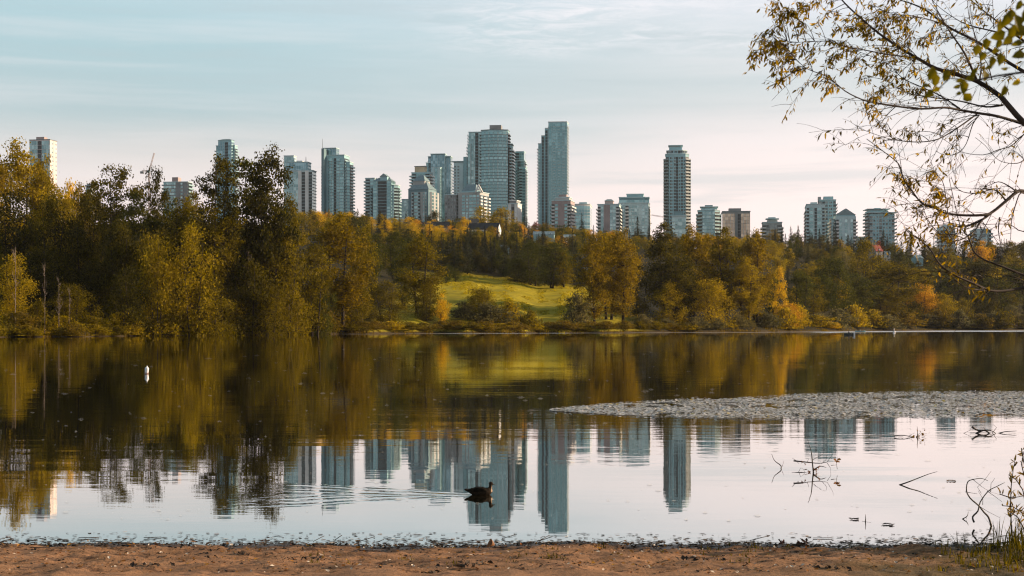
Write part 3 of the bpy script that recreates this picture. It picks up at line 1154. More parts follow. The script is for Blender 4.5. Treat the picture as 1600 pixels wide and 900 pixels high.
tower(AT, 'tallest tower of the middle cluster, curved banded front and dark roof box', 1500, 6, [
    V(x0=752, x1=796, yt=204, r=.06, F='SSD', R='bb', glass='teal', wall='teal', bow=4, bd=1.8, slab='d', rail='l', bw=2.6),
    V(x0=732.5, x1=756, yt=207, d=17, F='CCDC', R='G', L='b', glass='pale', wall='teal', dy=8),
    V(x0=731, x1=738, yt=226, d=12, F='CC', R='G', L='b', glass='pale', wall='teal', dy=4),
    V(x0=790, x1=802, yt=227, d=16, F='PDb', R='bb', glass='teal', wall='teal', bd=2, dy=2, roof='over', ov=2),
    V(x0=765, x1=785, yt=195.5, d=11, floors=False, wall='brown'),
], fh=3.05, zvis=350)
tower(AT, 'curved glass tower close behind the right side of the tallest cluster', 1570, 8, [
    V(x0=797, x1=822, yt=252, r=.1, F='CSDC', R='bb', glass='pale', wall='teal', bw=3, bd=1.6),
    V(x0=797, x1=821, yt=237.5, r=.1, F='CDC', R='C', glass='pale', wall='teal', dy=4),
    V(x0=811, x1=823, yt=262, d=10, F='BS', R='bb', glass='teal', wall='teal', dy=-12),
], zvis=352)
tower(AT, 'small dark block with a lit penthouse below the tallest cluster', 1300, 16, [
    V(x0=794, x1=815, yt=319, r=.30, F='wDw', R='ww', wall='brown', pier='white'),
    V(x0=796, x1=813, yt=314, r=.35, floors=False, wall='brown', roof='flat', slab='w'),
], zvis=352)
tower(AT, 'tallest slim glass tower, its left edge stepping up in four tiers', 1500, 7, [
    V(x0=857, x1=888.5, yt=191, r=.09, F='CCSCSCSC', R='SS', glass='teal', wall='teal', slab='w', bw=2.7),
    V(x0=852, x1=862, yt=201, d=18, F='DP', R='w', L='P', wall='teal', pier='teal', dy=2, slab='w'),
    V(x0=846.5, x1=856, yt=212.5, d=18, F='DP', R='w', L='P', wall='teal', pier='teal', dy=4, slab='w'),
    V(x0=841, x1=850, yt=225, d=18, F='SP', R='w', L='b', wall='teal', pier='teal', dy=6, slab='w', bd=1.2),
], fh=3.05, zvis=355)
tower(AT, 'short beige tower in front of the foot of the tallest slim tower', 1300, 12, [
    V(x0=862, x1=898, yt=314, r=.18, F='BGwwGB', R='bb', glass='teal', wall='pink', pier='pink', bd=1.3, rail='w'),
    V(x0=868, x1=894, yt=309, d=14, F='BGGB', R='b', glass='teal', wall='beige', dy=1),
    V(x0=873, x1=888, yt=304, d=9, floors=False, wall='pink'),
], fh=2.9, zvis=362)
tower(AT, 'low curved teal glass block right of the short beige tower', 1450, 6, [
    V(x0=896, x1=925, yt=320, r=.12, F='C', R='C', glass='teal', wall='white', bow=3, bw=2.8, slab='w'),
    V(x0=905, x1=918, yt=316, d=8, floors=False, wall='teal'),
], zvis=362)
tower(AT, 'mauve and white block with domed roof box, left one of a joined pair', 1300, 8, [
    V(x0=934, x1=971, yt=320, r=.1, F='BGwwGGB', R='bb', glass='pale', wall='pale', pier='pink', bd=1.2, rail='w', bw=2.8),
    V(x0=945, x1=959, yt=314, d=9, floors=False, wall='pink', roof='hip', rh=1.8),
], fh=2.9, zvis=362)
tower(AT, 'green glass crowned block, right one of a joined pair', 1330, 6, [
    V(x0=966, x1=1016, yt=318, r=.1, F='GGBGGGwGG', R='bb', glass='pale', wall='pale', bd=1.2, rail='w', bw=2.8),
    V(x0=967, x1=1009, yt=309, d=18, F='CCCCC', R='C', glass='teal', wall='navy', dy=2),
    V(x0=979, x1=1006, yt=304, d=12, F='CCC', R='C', glass='teal', wall='teal'),
    V(x0=1004, x1=1015, yt=309, d=12, F='CC', R='SS', glass='teal', wall='navy', dy=1),
], fh=2.9, zvis=362)
tower(AT, 'lone round cornered tall tower ringed with balconies on both edges', 1420, 6, [
    V(x0=1039, x1=1077, yt=241, F='WWGDWGW', R='bbb', L='bbb', d=22, glass='dark', wall='teal', bd=1.9, ch=3, C='W', bw=3, rail='d'),
    V(x0=1041, x1=1074, yt=235.5, d=17, F='GWWDG', R='G', glass='dark', wall='teal', ch=4, C='G'),
    V(x0=1045, x1=1066, yt=229.5, d=11, floors=False, wall='teal', roof='over', ov=1.5),
], fh=3.0, zvis=358)
tower(AT, 'low glass block with dark roof box at the foot of the lone tall tower', 1250, 6, [
    V(x0=1049, x1=1073, yt=338, r=.1, F='GGCC', R='b', glass='pale', wall='pale'),
    V(x0=1053, x1=1067, yt=330, d=9, floors=False, wall='navy'),
], zvis=362)
tower(AT, 'stubby blue glass tower right of the lone tall tower', 1320, 8, [
    V(x0=1089, x1=1126, yt=329, r=.1, F='SCSSCS', R='bb', glass='pale', wall='teal', ch=4, C='S', bd=1.4),
    V(x0=1095, x1=1121, yt=325.5, d=12, F='CCC', R='C', glass='teal', wall='teal', roof='over', ov=2),
    V(x0=1101, x1=1114, yt=320.5, d=8, floors=False, wall='navy'),
], zvis=368)
tower('office_block', 'smooth amber mirror glass block without balconies', 1380, 6, [
    V(x0=1127, x1=1172, yt=331, r=.06, F='CCCCwDCCC', R='C', glass='amber', wall='brown', slab='d', bw=3),
    V(x0=1138, x1=1158, yt=325.5, d=9, floors=False, wall='brown'),
], zvis=368, cat='office block')
tower(AT, 'squat cross shaped block behind the trees right of the amber block', 1350, 8, [
    V(x0=1190, x1=1222, yt=348, F='bGPGb', R='bb', d=20, glass='dark', wall='beige', bd=1.5, rail='w'),
    V(x0=1198, x1=1215, yt=344, d=9, floors=False, wall='beige', roof='over', ov=2.5),
    V(x0=1200, x1=1212, yt=339.5, d=7, floors=False, wall='teal', dy=1),
], zvis=372)
tower(AT, 'pale blue tower with a bright sunlit seam, front one of the right pair', 1300, 9, [
    V(x0=1257, x1=1289, yt=320, r=.18, F='bGGDGGb', R='wBw', L='b', glass='teal', wall='pale', pier='white', bd=1.2, bw=2.8),
    V(x0=1266, x1=1277, yt=316, d=8, floors=False, wall='pale'),
], fh=2.9, zvis=380)
tower(AT, 'taller dark tower with notched roof behind the bright seam tower', 1380, 9, [
    V(x0=1278, x1=1306, yt=313, r=.13, F='GDGWWG', R='bb', glass='dark', wall='teal', bd=1.5),
    V(x0=1277.5, x1=1283, yt=307.5, d=8, floors=False, wall='beige'),
    V(x0=1286, x1=1302, yt=307, d=12, floors=False, wall='teal'),
], fh=2.9, zvis=380)
tower(AT, 'pale tower under a pointed gable roof among the right towers', 1280, 4, [
    V(x0=1302, x1=1337, yt=338, F='BGwGwGB', R='bb', d=18, glass='pale', wall='pale', pier='pale', bd=1.2, rail='w', bw=2.8, roof=None),
    V(x0=1303, x1=1336, yt=336, d=16, floors=False, part='roof', wall='teal', roof='gable', rh=5.5),
    V(x0=1296, x1=1305, yt=343, d=12, F='WG', R='G', L='b', glass='pale', wall='pale', dy=4),
], fh=2.9, zvis=380)
tower(AT, 'wide grey tower with projecting edge balconies and a small roof box', 1280, 2, [
    V(x0=1352, x1=1397, yt=334.5, F='SWWSWWWS', R='bb', L='bb', d=20, glass='dark', wall='teal', bd=1.8, bw=2.8, roof='over', ov=3),
    V(x0=1352, x1=1387, yt=329, d=16, F='SWWSWW', R='b', L='b', glass='dark', wall='teal', bd=1.6, bw=2.8, roof='over', ov=3),
    V(x0=1364, x1=1376, yt=325, d=8, floors=False, wall='teal'),
], fh=2.9, zvis=385)
tower(AT, 'pale block seen through the overhanging twigs, left one of two', 1250, 4, [
    V(x0=1464, x1=1492, yt=355, F='bGGwGG', R='b', L='b', d=16, glass='dark', wall='pale', bd=1.4),
    V(x0=1473, x1=1486, yt=351, d=8, floors=False, wall='pale'),
], zvis=392)
tower(AT, 'pale block seen through the overhanging twigs, right one of two', 1250, 4, [
    V(x0=1516, x1=1548, yt=360, F='GwGGwb', R='bb', d=16, glass='dark', wall='pale', bd=1.4),
    V(x0=1521, x1=1544, yt=357, d=10, floors=False, wall='navy'),
], zvis=392)
tower('low_block', 'low flat white block between the gabled and the wide grey tower', 1300, 4, [
    V(x0=1334, x1=1356, yt=371, F='WGW', R='W', d=12, wall='white', glass='dark'),
], zvis=385, cat='building')

# ------------------------------------------------------------------ trees, placed from back to front
G_HILL = 'trees covering the hillside below the towers'
G_LEFT = 'trees of the wood on the left bank'
G_MID = 'trees around the meadow'
G_RIGHT = 'trees of the wood on the right bank'
G_SHR = 'bushes along the far shore'
P = place_tree

# --- left bank, far rows first
for a in [
    ('cotton', 26, 214, 104, 420, 'gold', 'golden round topped tree at the far left edge of the skyline', 3),
    ('cotton', 66, 246, 56, 430, 'gold', 'golden tree just below the blue glass tower with the peach wall'),
    ('cotton', 66, 232, 62, 425, 'gold', 'golden crown veiling the foot of the blue glass tower with the peach wall', 2),
    ('cotton', 146, 278, 62, 430, 'olive', 'olive crown filling the skyline left of the triple topped cottonwood', 0),
    ('cotton', 122, 284, 56, 425, 'rust', 'brown gold crown right of the small yellow top', 3),
    ('cotton', 262, 302, 62, 420, 'mid', 'green crown between the thin lacy tree and the low brown block', 2),
    ('cotton', 304, 296, 60, 410, 'olive', 'olive crown on the left flank of the giant cottonwoods', 0),
    ('round', 108, 266, 50, 440, 'yellow', 'small yellow top showing between two taller dark crowns'),
    ('cotton', -25, 230, 90, 400, 'rust', 'rusty tree cut by the left picture edge'),
    ('cotton', 90, 292, 90, 400, 'olivelit', 'olive crown in the back row of the left wood'),
    ('willow', 20, 292, 110, 375, 'dark', 'dark feathery crown behind the pale dead trunks'),
    ('willow', 82, 300, 90, 365, 'dark', 'dark broad crown right of the pale dead trunks'),
    ('willow', 135, 296, 85, 372, 'dark', 'dark crown in the middle of the left wood'),
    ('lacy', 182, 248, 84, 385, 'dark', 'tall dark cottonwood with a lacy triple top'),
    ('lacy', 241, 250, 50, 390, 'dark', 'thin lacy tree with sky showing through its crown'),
    ('cotton', 212, 296, 90, 380, 'mid', 'green crown below the thin lacy tree'),
    ('cotton', 290, 306, 90, 385, 'olive', 'olive crown in front of the low brown block'),
    ('willow', 190, 336, 90, 352, 'dark', 'dark understorey tree under the triple topped cottonwood'),
    ('willow', 232, 352, 80, 350, 'olive', 'olive understorey tree left of the big golden willow'),
    ('giant', 344, 230, 100, 370, 'dark', 'tall dark cottonwood hiding a glass tower, left of two giants', 1),
    ('giant', 421, 222, 92, 376, 'dark', 'tallest dark cottonwood on the left bank, right of two giants', 0),
    ('lacy', 384, 236, 90, 382, 'mid', 'loose leafed tree filling the gap between the two giant cottonwoods', 0),
    ('cotton', 450, 292, 60, 400, 'olive', 'slim olive tree on the right flank of the giant cottonwoods'),
    ('cotton', 335, 322, 90, 366, 'olive', 'olive crown low in front of the giant cottonwoods'),
    ('willow', 298, 350, 96, 345, 'olivelit', 'broad golden olive willow drooping to the water on the left bank', 2),
    ('willow', 246, 362, 92, 342, 'olivelit', 'golden olive willow just left of the broad drooping one', 0),
    ('willow', 448, 364, 100, 378, 'olive', 'olive willow at the foot of the tallest cottonwood'),
    ('willow', 395, 400, 90, 368, 'dark', 'dark low tree between the giant trunks'),
    ('column', 492, 372, 60, 402, 'olive', 'narrow olive tree left of the rounded golden cottonwood'),
    ('cotton', 528, 330, 112, 425, 'rust', 'rounded golden cottonwood with bare trunks on the left bank', 3),
    ('cotton', 566, 344, 52, 440, 'olive', 'olive tree tucked behind the rounded golden cottonwood'),
    ('willow', 500, 420, 60, 408, 'mid', 'leaning green tree below the rounded golden cottonwood'),
    ('willow', 552, 420, 60, 430, 'olive', 'dark low tree right of the rounded golden cottonwood'),
    ('willow', 22, 392, 84, 318, 'olivelit', 'yellow green willow at the far left water edge', 1),
    ('willow', 112, 440, 84, 326, 'olive', 'low olive willow right of the yellow green one at the far left'),
    ('willow', 200, 410, 80, 335, 'dark', 'dark low willow on the left bank above the grassy point'),
    ('willow', 330, 430, 90, 348, 'olive', 'low olive willow under the giant cottonwoods'),
    ('willow', 420, 440, 80, 368, 'olive', 'low willow at the water under the tallest cottonwood'),
    ('willow', 460, 450, 56, 388, 'olivelit', 'small bright willow at the point of the left bank'),
]:
    P(*a[:7], G_LEFT, *(a[7:8]), where='L')
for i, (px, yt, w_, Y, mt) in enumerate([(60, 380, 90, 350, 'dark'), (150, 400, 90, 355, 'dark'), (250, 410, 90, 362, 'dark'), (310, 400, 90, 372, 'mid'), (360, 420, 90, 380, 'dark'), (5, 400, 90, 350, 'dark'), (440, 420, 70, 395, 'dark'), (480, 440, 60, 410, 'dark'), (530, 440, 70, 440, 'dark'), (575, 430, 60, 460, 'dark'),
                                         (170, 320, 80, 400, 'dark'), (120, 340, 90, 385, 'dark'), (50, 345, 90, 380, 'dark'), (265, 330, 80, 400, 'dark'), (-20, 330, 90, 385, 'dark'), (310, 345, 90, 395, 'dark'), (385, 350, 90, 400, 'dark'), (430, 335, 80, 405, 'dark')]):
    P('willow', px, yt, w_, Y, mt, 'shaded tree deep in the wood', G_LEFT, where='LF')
for px, yt, w_, Y in [(24, 378, 22, 312), (70, 404, 14, 314), (92, 430, 16, 316), (108, 445, 12, 318)]:
    P('dead', px, yt, w_, Y, None, 'pale bare dead tree rising from the willows on the left bank', 'dead trees on the left bank', where='LD')

# --- bushes at the water, left bank
rs = random.Random(21)
shr = []
for i in range(15):
    px = -10 + i * 37 + rs.uniform(-8, 8)
    shr.append((px, rs.uniform(470, 500), rs.uniform(46, 70), shore_y((px - 800) / FPX) + rs.uniform(1.5, 7), rs.choice(['olive', 'olive', 'olivelit', 'olivelit', 'reed'])))
for px, yt, w_, Y, mt in shr:
    P('shrub', px, yt, w_, Y, mt, {'olive': 'olive', 'olivelit': 'bright yellow green', 'dark': 'dark', 'reed': 'brownish'}[mt] + ' bush at the water', G_SHR, where='W')

for i in range(17):
    px = -15 + i * 31 + rs.uniform(-8, 8)
    mt = rs.choice(['olive', 'olivelit', 'reed', 'olivelit'])
    P('shrub', px, rs.uniform(500, 510), rs.uniform(44, 66), shore_y((px - 800) / FPX) + rs.uniform(.3, 2.2), mt, {'olive': 'olive', 'olivelit': 'yellow green', 'reed': 'brownish'}[mt] + ' low scrub at the waterline', G_SHR, variant=2, where='W')
# --- around the meadow
for a in [
    ('cotton', 656, 363, 86, 500, 'olive', 'tall columnar olive tree on the left of the meadow', 3),
    ('column', 632, 392, 50, 520, 'mid', 'green tree behind the columnar olive tree'),
    ('willow', 603, 438, 80, 455, 'olive', 'low rounded tree at the water left of the meadow', 2),
    ('column', 618, 356, 46, 640, 'mid', 'green tree behind the low trees left of the meadow'),
    ('round', 586, 362, 40, 600, 'mid', 'green roundish tree right of the rounded golden cottonwood'),
    ('round', 690, 456, 30, 487, 'yellow', 'small bright yellow bush at the left rim of the meadow', 1),
    ('willow', 668, 440, 50, 492, 'olive', 'small olive tree under the columnar olive tree'),
    ('willow', 752, 446, 68, 500, 'olive', 'loose bush cluster in the meadow, left of two', 0),
    ('shrub', 726, 470, 50, 497, 'grey', 'greyish bush on the left of the meadow cluster', 1),
    ('shrub', 795, 468, 56, 500, 'olivelit', 'bright bush on the right of the meadow cluster', 1),
    ('shrub', 765, 474, 80, 494, 'grey', 'broad grey bush in front of the meadow cluster', 0),
    ('shrub', 828, 484, 40, 497, 'olive', 'low olive bush on the right slope of the meadow', 2),
    ('column', 863, 374, 52, 680, 'mid', 'green tree at the top right of the meadow', 1),
    ('willow', 832, 376, 64, 690, 'mid', 'broad green tree at the top of the meadow', 2),
    ('willow', 806, 400, 48, 690, 'mid', 'smaller green tree left of the broad one atop the meadow', 0),
    ('column', 880, 390, 40, 680, 'olive', 'olive tree at the right end of the row atop the meadow', 0),
    ('shrub', 903, 456, 60, 512, 'grey', 'big grey bush left of the paired golden cottonwoods', 1),
    ('round', 697, 410, 26, 660, 'mid', 'small green tree at the upper left corner of the meadow'),
    ('round', 712, 418, 22, 665, 'mid', 'tiny green tree at the upper left corner of the meadow'),
]:
    P(*a[:7], G_MID, *(a[7:8]), where='M')

# --- right bank
for a in [
    ('cotton', 928, 352, 66, 518, 'rust', 'golden rust cottonwood, left of the pair right of the meadow', 2),
    ('cotton', 972, 350, 70, 524, 'rust', 'golden rust cottonwood, right of the pair right of the meadow', 2),
    ('cotton', 950, 362, 80, 534, 'gold', 'gold crown between the paired rust cottonwoods', 3),
    ('cotton', 1036, 345, 72, 565, 'dark', 'dark ragged topped cottonwood below the lone tall tower', 0),
    ('cotton', 1082, 350, 66, 575, 'rust', 'brown gold cottonwood right of the dark ragged one', 3),
    ('cotton', 1132, 352, 70, 580, 'olive', 'olive cottonwood in the middle of the right bank row', 0),
    ('lacy', 1110, 360, 60, 590, 'rust', 'thin crowned cottonwood behind the olive one on the right bank'),
    ('cotton', 1180, 357, 66, 585, 'rust', 'speckled gold cottonwood with a single dark trunk', 3),
    ('cotton', 1165, 400, 60, 575, 'gold', 'gold lower crown beside the speckled cottonwood'),
    ('cotton', 1058, 390, 80, 555, 'dark', 'dark shaded tree behind the round yellow olive bush tree'),
    ('willow', 1000, 410, 60, 560, 'dark', 'dark shaded tree between the rust pair and the dark cottonwood'),
    ('column', 1218, 414, 28, 620, 'yellow', 'glowing yellow tree on the right bank', 0),
    ('column', 1206, 430, 40, 630, 'mid', 'shaded green tree under the glowing yellow one'),
    ('column', 1250, 418, 50, 640, 'mid', 'green tree right of the glowing yellow one', 1),
    ('willow', 1045, 439, 66, 548, 'olivelit', 'round yellow olive tree near the water, left of two', 2),
    ('willow', 1112, 431, 92, 556, 'olivelit', 'broad yellow olive tree near the water, right of two', 0),
    ('round', 1235, 470, 46, 608, 'orange', 'orange bush tree among the grey shore bushes', 0),
    ('willow', 1300, 395, 80, 720, 'mid', 'green rounded tree on the right bank slope'),
    ('willow', 1352, 372, 70, 790, 'olive', 'olive tree high on the right bank slope'),
    ('cotton', 1398, 408, 90, 780, 'olive', 'big olive sunlit tree in the middle of the right bank wood'),
    ('cotton', 1340, 425, 76, 740, 'mid', 'dark green tree left of the big olive one on the right bank'),
    ('willow', 1440, 440, 66, 800, 'orange', 'orange leaved tree below the overhanging twigs'),
    ('willow', 1472, 458, 60, 800, 'gold', 'golden tree right of the orange one below the twigs'),
    ('willow', 1290, 430, 70, 690, 'mid', 'shaded tree above the grey shore bushes'),
    ('willow', 1385, 455, 80, 770, 'olive', 'low olive tree on the shore'),
    ('willow', 1510, 440, 70, 835, 'dark', 'hazy dark tree behind the lowest overhanging limb'),
    ('willow', 1556, 430, 80, 850, 'mid', 'hazy green tree under the lowest overhanging limb'),
    ('cotton', 1604, 410, 80, 860, 'mid', 'hazy green tree at the right picture edge'),
    ('cotton', 1530, 404, 70, 900, 'dark', 'tall hazy dark tree in the back row at far right'),
    ('round', 1270, 448, 50, 660, 'olive', 'small olive tree above the grey shore bushes'),
]:
    P(*a[:7], G_RIGHT, *(a[7:8]), where='R')
shr = []
for i in range(20):
    px = 1010 + i * 27 + rs.uniform(-8, 8)
    if px > 1525: break
    big = px > 1180
    shr.append((px, rs.uniform(474, 492) if big else rs.uniform(488, 500), rs.uniform(46, 70) if big else rs.uniform(30, 46),
                shore_y((px - 800) / FPX) + rs.uniform(6, 24), rs.choice(['grey', 'grey', 'olive', 'olivelit', 'reed']) if big else rs.choice(['reed', 'olive', 'grey'])))
shr += [(1500 + 17 * q, 484 + (q * 7) % 9, 44, shore_y((700 + 17 * q) / FPX) + 6 + (q * 5) % 9, ['grey', 'olive', 'reed'][q % 3]) for q in range(8)]
shr += [(1380, 478, 30, 790, 'yellow'), (1275, 490, 60, 640, 'grey'), (1300, 503, 40, 640, 'yellow')]
for px, yt, w_, Y, mt in shr:
    P('shrub', px, yt, w_, Y, mt, {'olive': 'olive', 'olivelit': 'bright yellow green', 'grey': 'grey green', 'reed': 'brownish', 'yellow': 'yellow lit'}[mt] + ' bush on the shore', G_SHR, where='W')
# low scrub mounds along the middle shore
for i in range(24):
    px = 520 + i * 24 + rs.uniform(-6, 6)
    mt = rs.choice(['reed', 'reed', 'reed', 'olive', 'olivelit'])
    P('shrub', px, rs.uniform(500, 506), rs.uniform(40, 66), shore_y((px - 800) / FPX) + rs.uniform(5, 12), mt,
      {'reed': 'russet', 'olive': 'olive', 'olivelit': 'yellow green'}[mt] + ' scrub mound on the shore', G_SHR, variant=2, where='W')

# --- hillside: scattered from a coarse grid, front slope to skyline
SKYL = [(440, 318), (470, 316), (560, 324), (640, 336), (690, 346), (740, 332), (800, 338), (850, 348), (900, 352), (960, 358), (1020, 362), (1180, 356), (1230, 358), (1280, 362), (1330, 372), (1400, 378), (1470, 384), (1540, 378), (1620, 374)]
rh = random.Random(77)
placed = []


def hill(px, Y, hpx, kind, mat, wr):
    X = (px - 800) / FPX * Y
    zb = ground_z(X, Y)
    yb = HOR - (zb - CAM_H) * FPX / Y
    wpx = hpx * wr
    nm = {'yellow': 'yellow', 'gold': 'golden', 'orange': 'orange', 'rust': 'rusty', 'olive': 'olive', 'olivelit': 'bright olive', 'mid': 'green', 'fir': 'dark', 'firl': 'dark green', 'dark': 'dark green', 'red': 'red', 'grey': 'grey green'}[mat]
    sort = 'conifer' if kind == 'conifer' else 'leafy tree'
    P(kind, px, yb - hpx, wpx, Y, mat, nm + ' ' + sort, G_HILL, where='H')


rows = [1235, 1200, 1160, 1115, 1070, 1020, 970, 920, 870, 820, 770]
for ri, Y in enumerate(rows):
    px = 452 + (ri % 2) * 10
    while px < 1612:
        p = px + rh.uniform(-7, 7)
        px += rh.uniform(17, 26) * (1.15 if ri > 5 else 1.0)
        Yj = Y + rh.uniform(-18, 18)
        if p < 690 and Y < 960 and not (560 < p < 690 and Y > 860): continue
        if 690 <= p < 905 and Y < 770: continue
        if 905 <= p < 1215 and Y < 1010: continue
        if p >= 1215 and Yj < shore_y((p - 800) / FPX) + 14: continue
        if p < 560 and Y < 1060: continue
        right = p > 1190
        mid = 690 < p < 905
        u = rh.random()
        top = ri < 2
        if right:
            kind = 'conifer' if u < (.62 if ri < 4 else .22) else ('column' if u < .5 else 'round')
        elif mid and Y < 900:
            kind = 'conifer' if u < .75 else 'round'
        else:
            kind = 'conifer' if u < .26 else 'round'
        if kind == 'conifer':
            h_ = rh.uniform(22, 40) * (1.0 if not top else .85)
            mat = rh.choice(['fir', 'fir', 'firl'])
            wr = rh.uniform(.38, .55)
        else:
            h_ = rh.uniform(20, 30) * (1.25 if right else 1.0) * (1.2 if ri > 5 else 1.0)
            wr = rh.uniform(.85, 1.15) if kind == 'round' else .6
            if right:
                mat = rh.choice(['mid', 'mid', 'dark', 'olive', 'olive', 'grey', 'gold'] if ri > 2 else ['mid', 'olive', 'dark', 'rust'])
            elif ri < 6:
                mat = rh.choice(['yellow', 'yellow', 'gold', 'gold', 'orange', 'olivelit', 'olive', 'mid'] if p < 780 else ['gold', 'olivelit', 'olive', 'mid', 'mid', 'orange', 'gold', 'rust'])
            else:
                mat = rh.choice(['gold', 'olive', 'olivelit', 'mid', 'dark'])
        # keep the skyline of the photograph
        X = (p - 800) / FPX * Yj
        yb = HOR - (ground_z(X, Yj) - CAM_H) * FPX / Yj
        sky_y = lerp_table(SKYL, p) - (6 if kind == 'conifer' else 0)
        if yb - h_ < sky_y:
            h_ = yb - sky_y + rh.uniform(-3, 2)
            if h_ < 12: continue
        hill(p, Yj, h_, kind, mat, wr)
for i in range(34):
    p = 688 + i * 6.6 + rh.uniform(-3, 3)
    if 800 < p < 885 and i % 2: continue
    Y = rh.choice([700, 712, 726]) + rh.uniform(-6, 6)
    if i % 3 == 2: hill(p, Y, rh.uniform(26, 38), 'round', rh.choice(['dark', 'mid', 'dark']), 1.0)
    else: hill(p, Y, rh.uniform(40, 56), 'conifer', rh.choice(['fir', 'fir', 'firl']), rh.uniform(.5, .62))
for i in range(12):
    p = 458 + i * 9 + rh.uniform(-4, 4)
    hill(p, rh.choice([880, 940, 1000]) + rh.uniform(-15, 15), rh.uniform(28, 38), rh.choice(['round', 'round', 'conifer']), rh.choice(['gold', 'olivelit', 'mid', 'olive']), .9)
for i in range(40):
    p = 1214 + i * 10 + rh.uniform(-4, 4)
    Y = rh.choice([1150, 1185, 1215]) + rh.uniform(-10, 10)
    X = (p - 800) / FPX * Y
    yb = HOR - (ground_z(X, Y) - CAM_H) * FPX / Y
    hill(p, Y, max(14, yb - lerp_table(SKYL, p) + rh.uniform(-8, 9)), 'conifer', rh.choice(['fir', 'fir', 'firl']), rh.uniform(.36, .55))
# the dark conifer wood that closes the meadow at the top
for i in range(30):
    p = 694 + i * 7.2 + rh.uniform(-4, 4)
    Y = rh.choice([735, 760, 790, 830, 870]) + rh.uniform(-10, 10)
    if i % 4 == 3: hill(p, Y, rh.uniform(30, 40), 'round', rh.choice(['dark', 'mid', 'dark', 'olive']), .9)
    else: hill(p, Y, rh.uniform(36, 56), 'conifer', rh.choice(['fir', 'fir', 'firl']), rh.uniform(.38, .5))
for i in range(16):
    p = 560 + i * 9 + rh.uniform(-4, 4)
    hill(p, rh.choice([700, 760, 820]) + rh.uniform(-15, 15), rh.uniform(30, 46), rh.choice(['round', 'conifer', 'round']), rh.choice(['dark', 'mid', 'olive']), .85)
for i in range(14):
    p = 1216 + i * 28 + rh.uniform(-8, 8)
    Y = shore_y((p - 800) / FPX) + rh.uniform(60, 160)
    hill(p, Y, rh.uniform(40, 62), rh.choice(['round', 'conifer', 'column']), rh.choice(['dark', 'mid', 'olive', 'olivelit']), .75)
# single trees that stand out on the skyline
for a in [('round', 752, 318, 40, 1180, 'olivelit', 'big rounded olive tree before the A-gabled block'),
          ('round', 781, 320, 48, 1190, 'olivelit', 'big rounded olive tree below the tallest cluster'),
          ('round', 678, 326, 27, 1250, 'dark', 'dark round tree at the foot of the dark blue slab tower'),
          ('conifer', 819, 320, 14, 1220, 'fir', 'slim dark conifer at the foot of the curved glass tower'),
          ('conifer', 854, 334, 11, 1220, 'fir', 'slim dark conifer before the tallest slim tower'),
          ('conifer', 888, 336, 14, 1220, 'fir', 'dark conifer before the short beige tower'),
          ('conifer', 909, 332, 18, 1220, 'fir', 'broad dark conifer before the low curved block'),
          ('conifer', 996, 338, 22, 1200, 'fir', 'dark conifer before the green glass crowned block'),
          ('round', 836, 344, 18, 1230, 'red', 'small dark red tree left of the tallest slim tower'),
          ('round', 900, 362, 34, 1100, 'mid', 'round green tree below the short beige tower'),
          ('conifer', 1222, 354, 14, 1240, 'firl', 'ragged conifer beside the squat cross shaped block'),
          ('conifer', 1247, 352, 12, 1240, 'fir', 'slim conifer left of the bright seam tower'),
          ('conifer', 1303, 352, 22, 1200, 'fir', 'big dark conifer before the gabled pale tower'),
          ('conifer', 1358, 362, 22, 1210, 'fir', 'dark conifer before the wide grey tower, left of two'),
          ('conifer', 1380, 358, 26, 1200, 'fir', 'broad dark conifer before the wide grey tower, right of two'),
          ('round', 1372, 374, 20, 1190, 'red', 'dark red tree among conifers below the wide grey tower'),
          ('round', 1535, 374, 42, 1100, 'orange', 'orange pink tree below the right block behind the twigs'),
          ('conifer', 1500, 374, 16, 1180, 'fir', 'dark conifer between the two blocks behind the twigs')]:
    P(*a[:7], 'trees that stand out on the skyline', where='S')

# distinguishing words for the many hillside trees: what stands above them, then which of those that are left
LAND = [(455, 'the stepped pale tower'), (525, 'the antenna tower'), (598, 'the hipped pale tower'), (660, 'the sunlit grey tower'), (690, 'the dark blue slab'), (740, 'the A-gabled block'),
        (775, 'the tallest cluster'), (812, 'the curved glass tower'), (860, 'the tallest slim tower'), (882, 'the short beige tower'), (911, 'the low curved block'), (952, 'the mauve block'), (992, 'the green crowned block'),
        (1058, 'the lone tall tower'), (1107, 'the stubby blue tower'), (1150, 'the amber block'), (1206, 'the cross shaped block'), (1273, 'the bright seam tower'),
        (1319, 'the gabled pale tower'), (1374, 'the wide grey tower'), (1430, 'the overhanging twig tips'), (1478, 'the left twig block'), (1532, 'the right twig block'), (1590, 'the lower right branch')]
LAND_L = [(0, 'the far left edge'), (70, 'the pale dead trunks'), (120, 'the small yellow top'), (185, 'the triple topped cottonwood'), (242, 'the thin lacy tree'), (285, 'the broad golden willow'), (345, 'the left giant cottonwood'), (414, 'the tallest cottonwood'),
          (470, 'the bright point willow'), (528, 'the rounded golden cottonwood'), (600, 'the low rounded tree'), (656, 'the columnar olive tree'), (710, 'the meadow corner'), (765, 'the meadow bushes'), (840, 'the right meadow slope'), (903, 'the big grey bush'), (950, 'the paired rust cottonwoods'), (1045, 'the round yellow olive tree'),
          (1112, 'the broad yellow olive tree'), (1180, 'the speckled cottonwood'), (1235, 'the orange bush tree'), (1300, 'the right bank slope'), (1330, 'the rowing boat'), (1398, 'the big olive tree'), (1445, 'the orange leaved tree'), (1500, 'the end of the bushes')]
ORD = ['first', 'second', 'third', 'fourth', 'fifth', 'sixth', 'seventh', 'eighth', 'ninth', 'tenth', 'eleventh', 'twelfth', 'thirteenth', 'fourteenth', 'fifteenth', 'sixteenth']


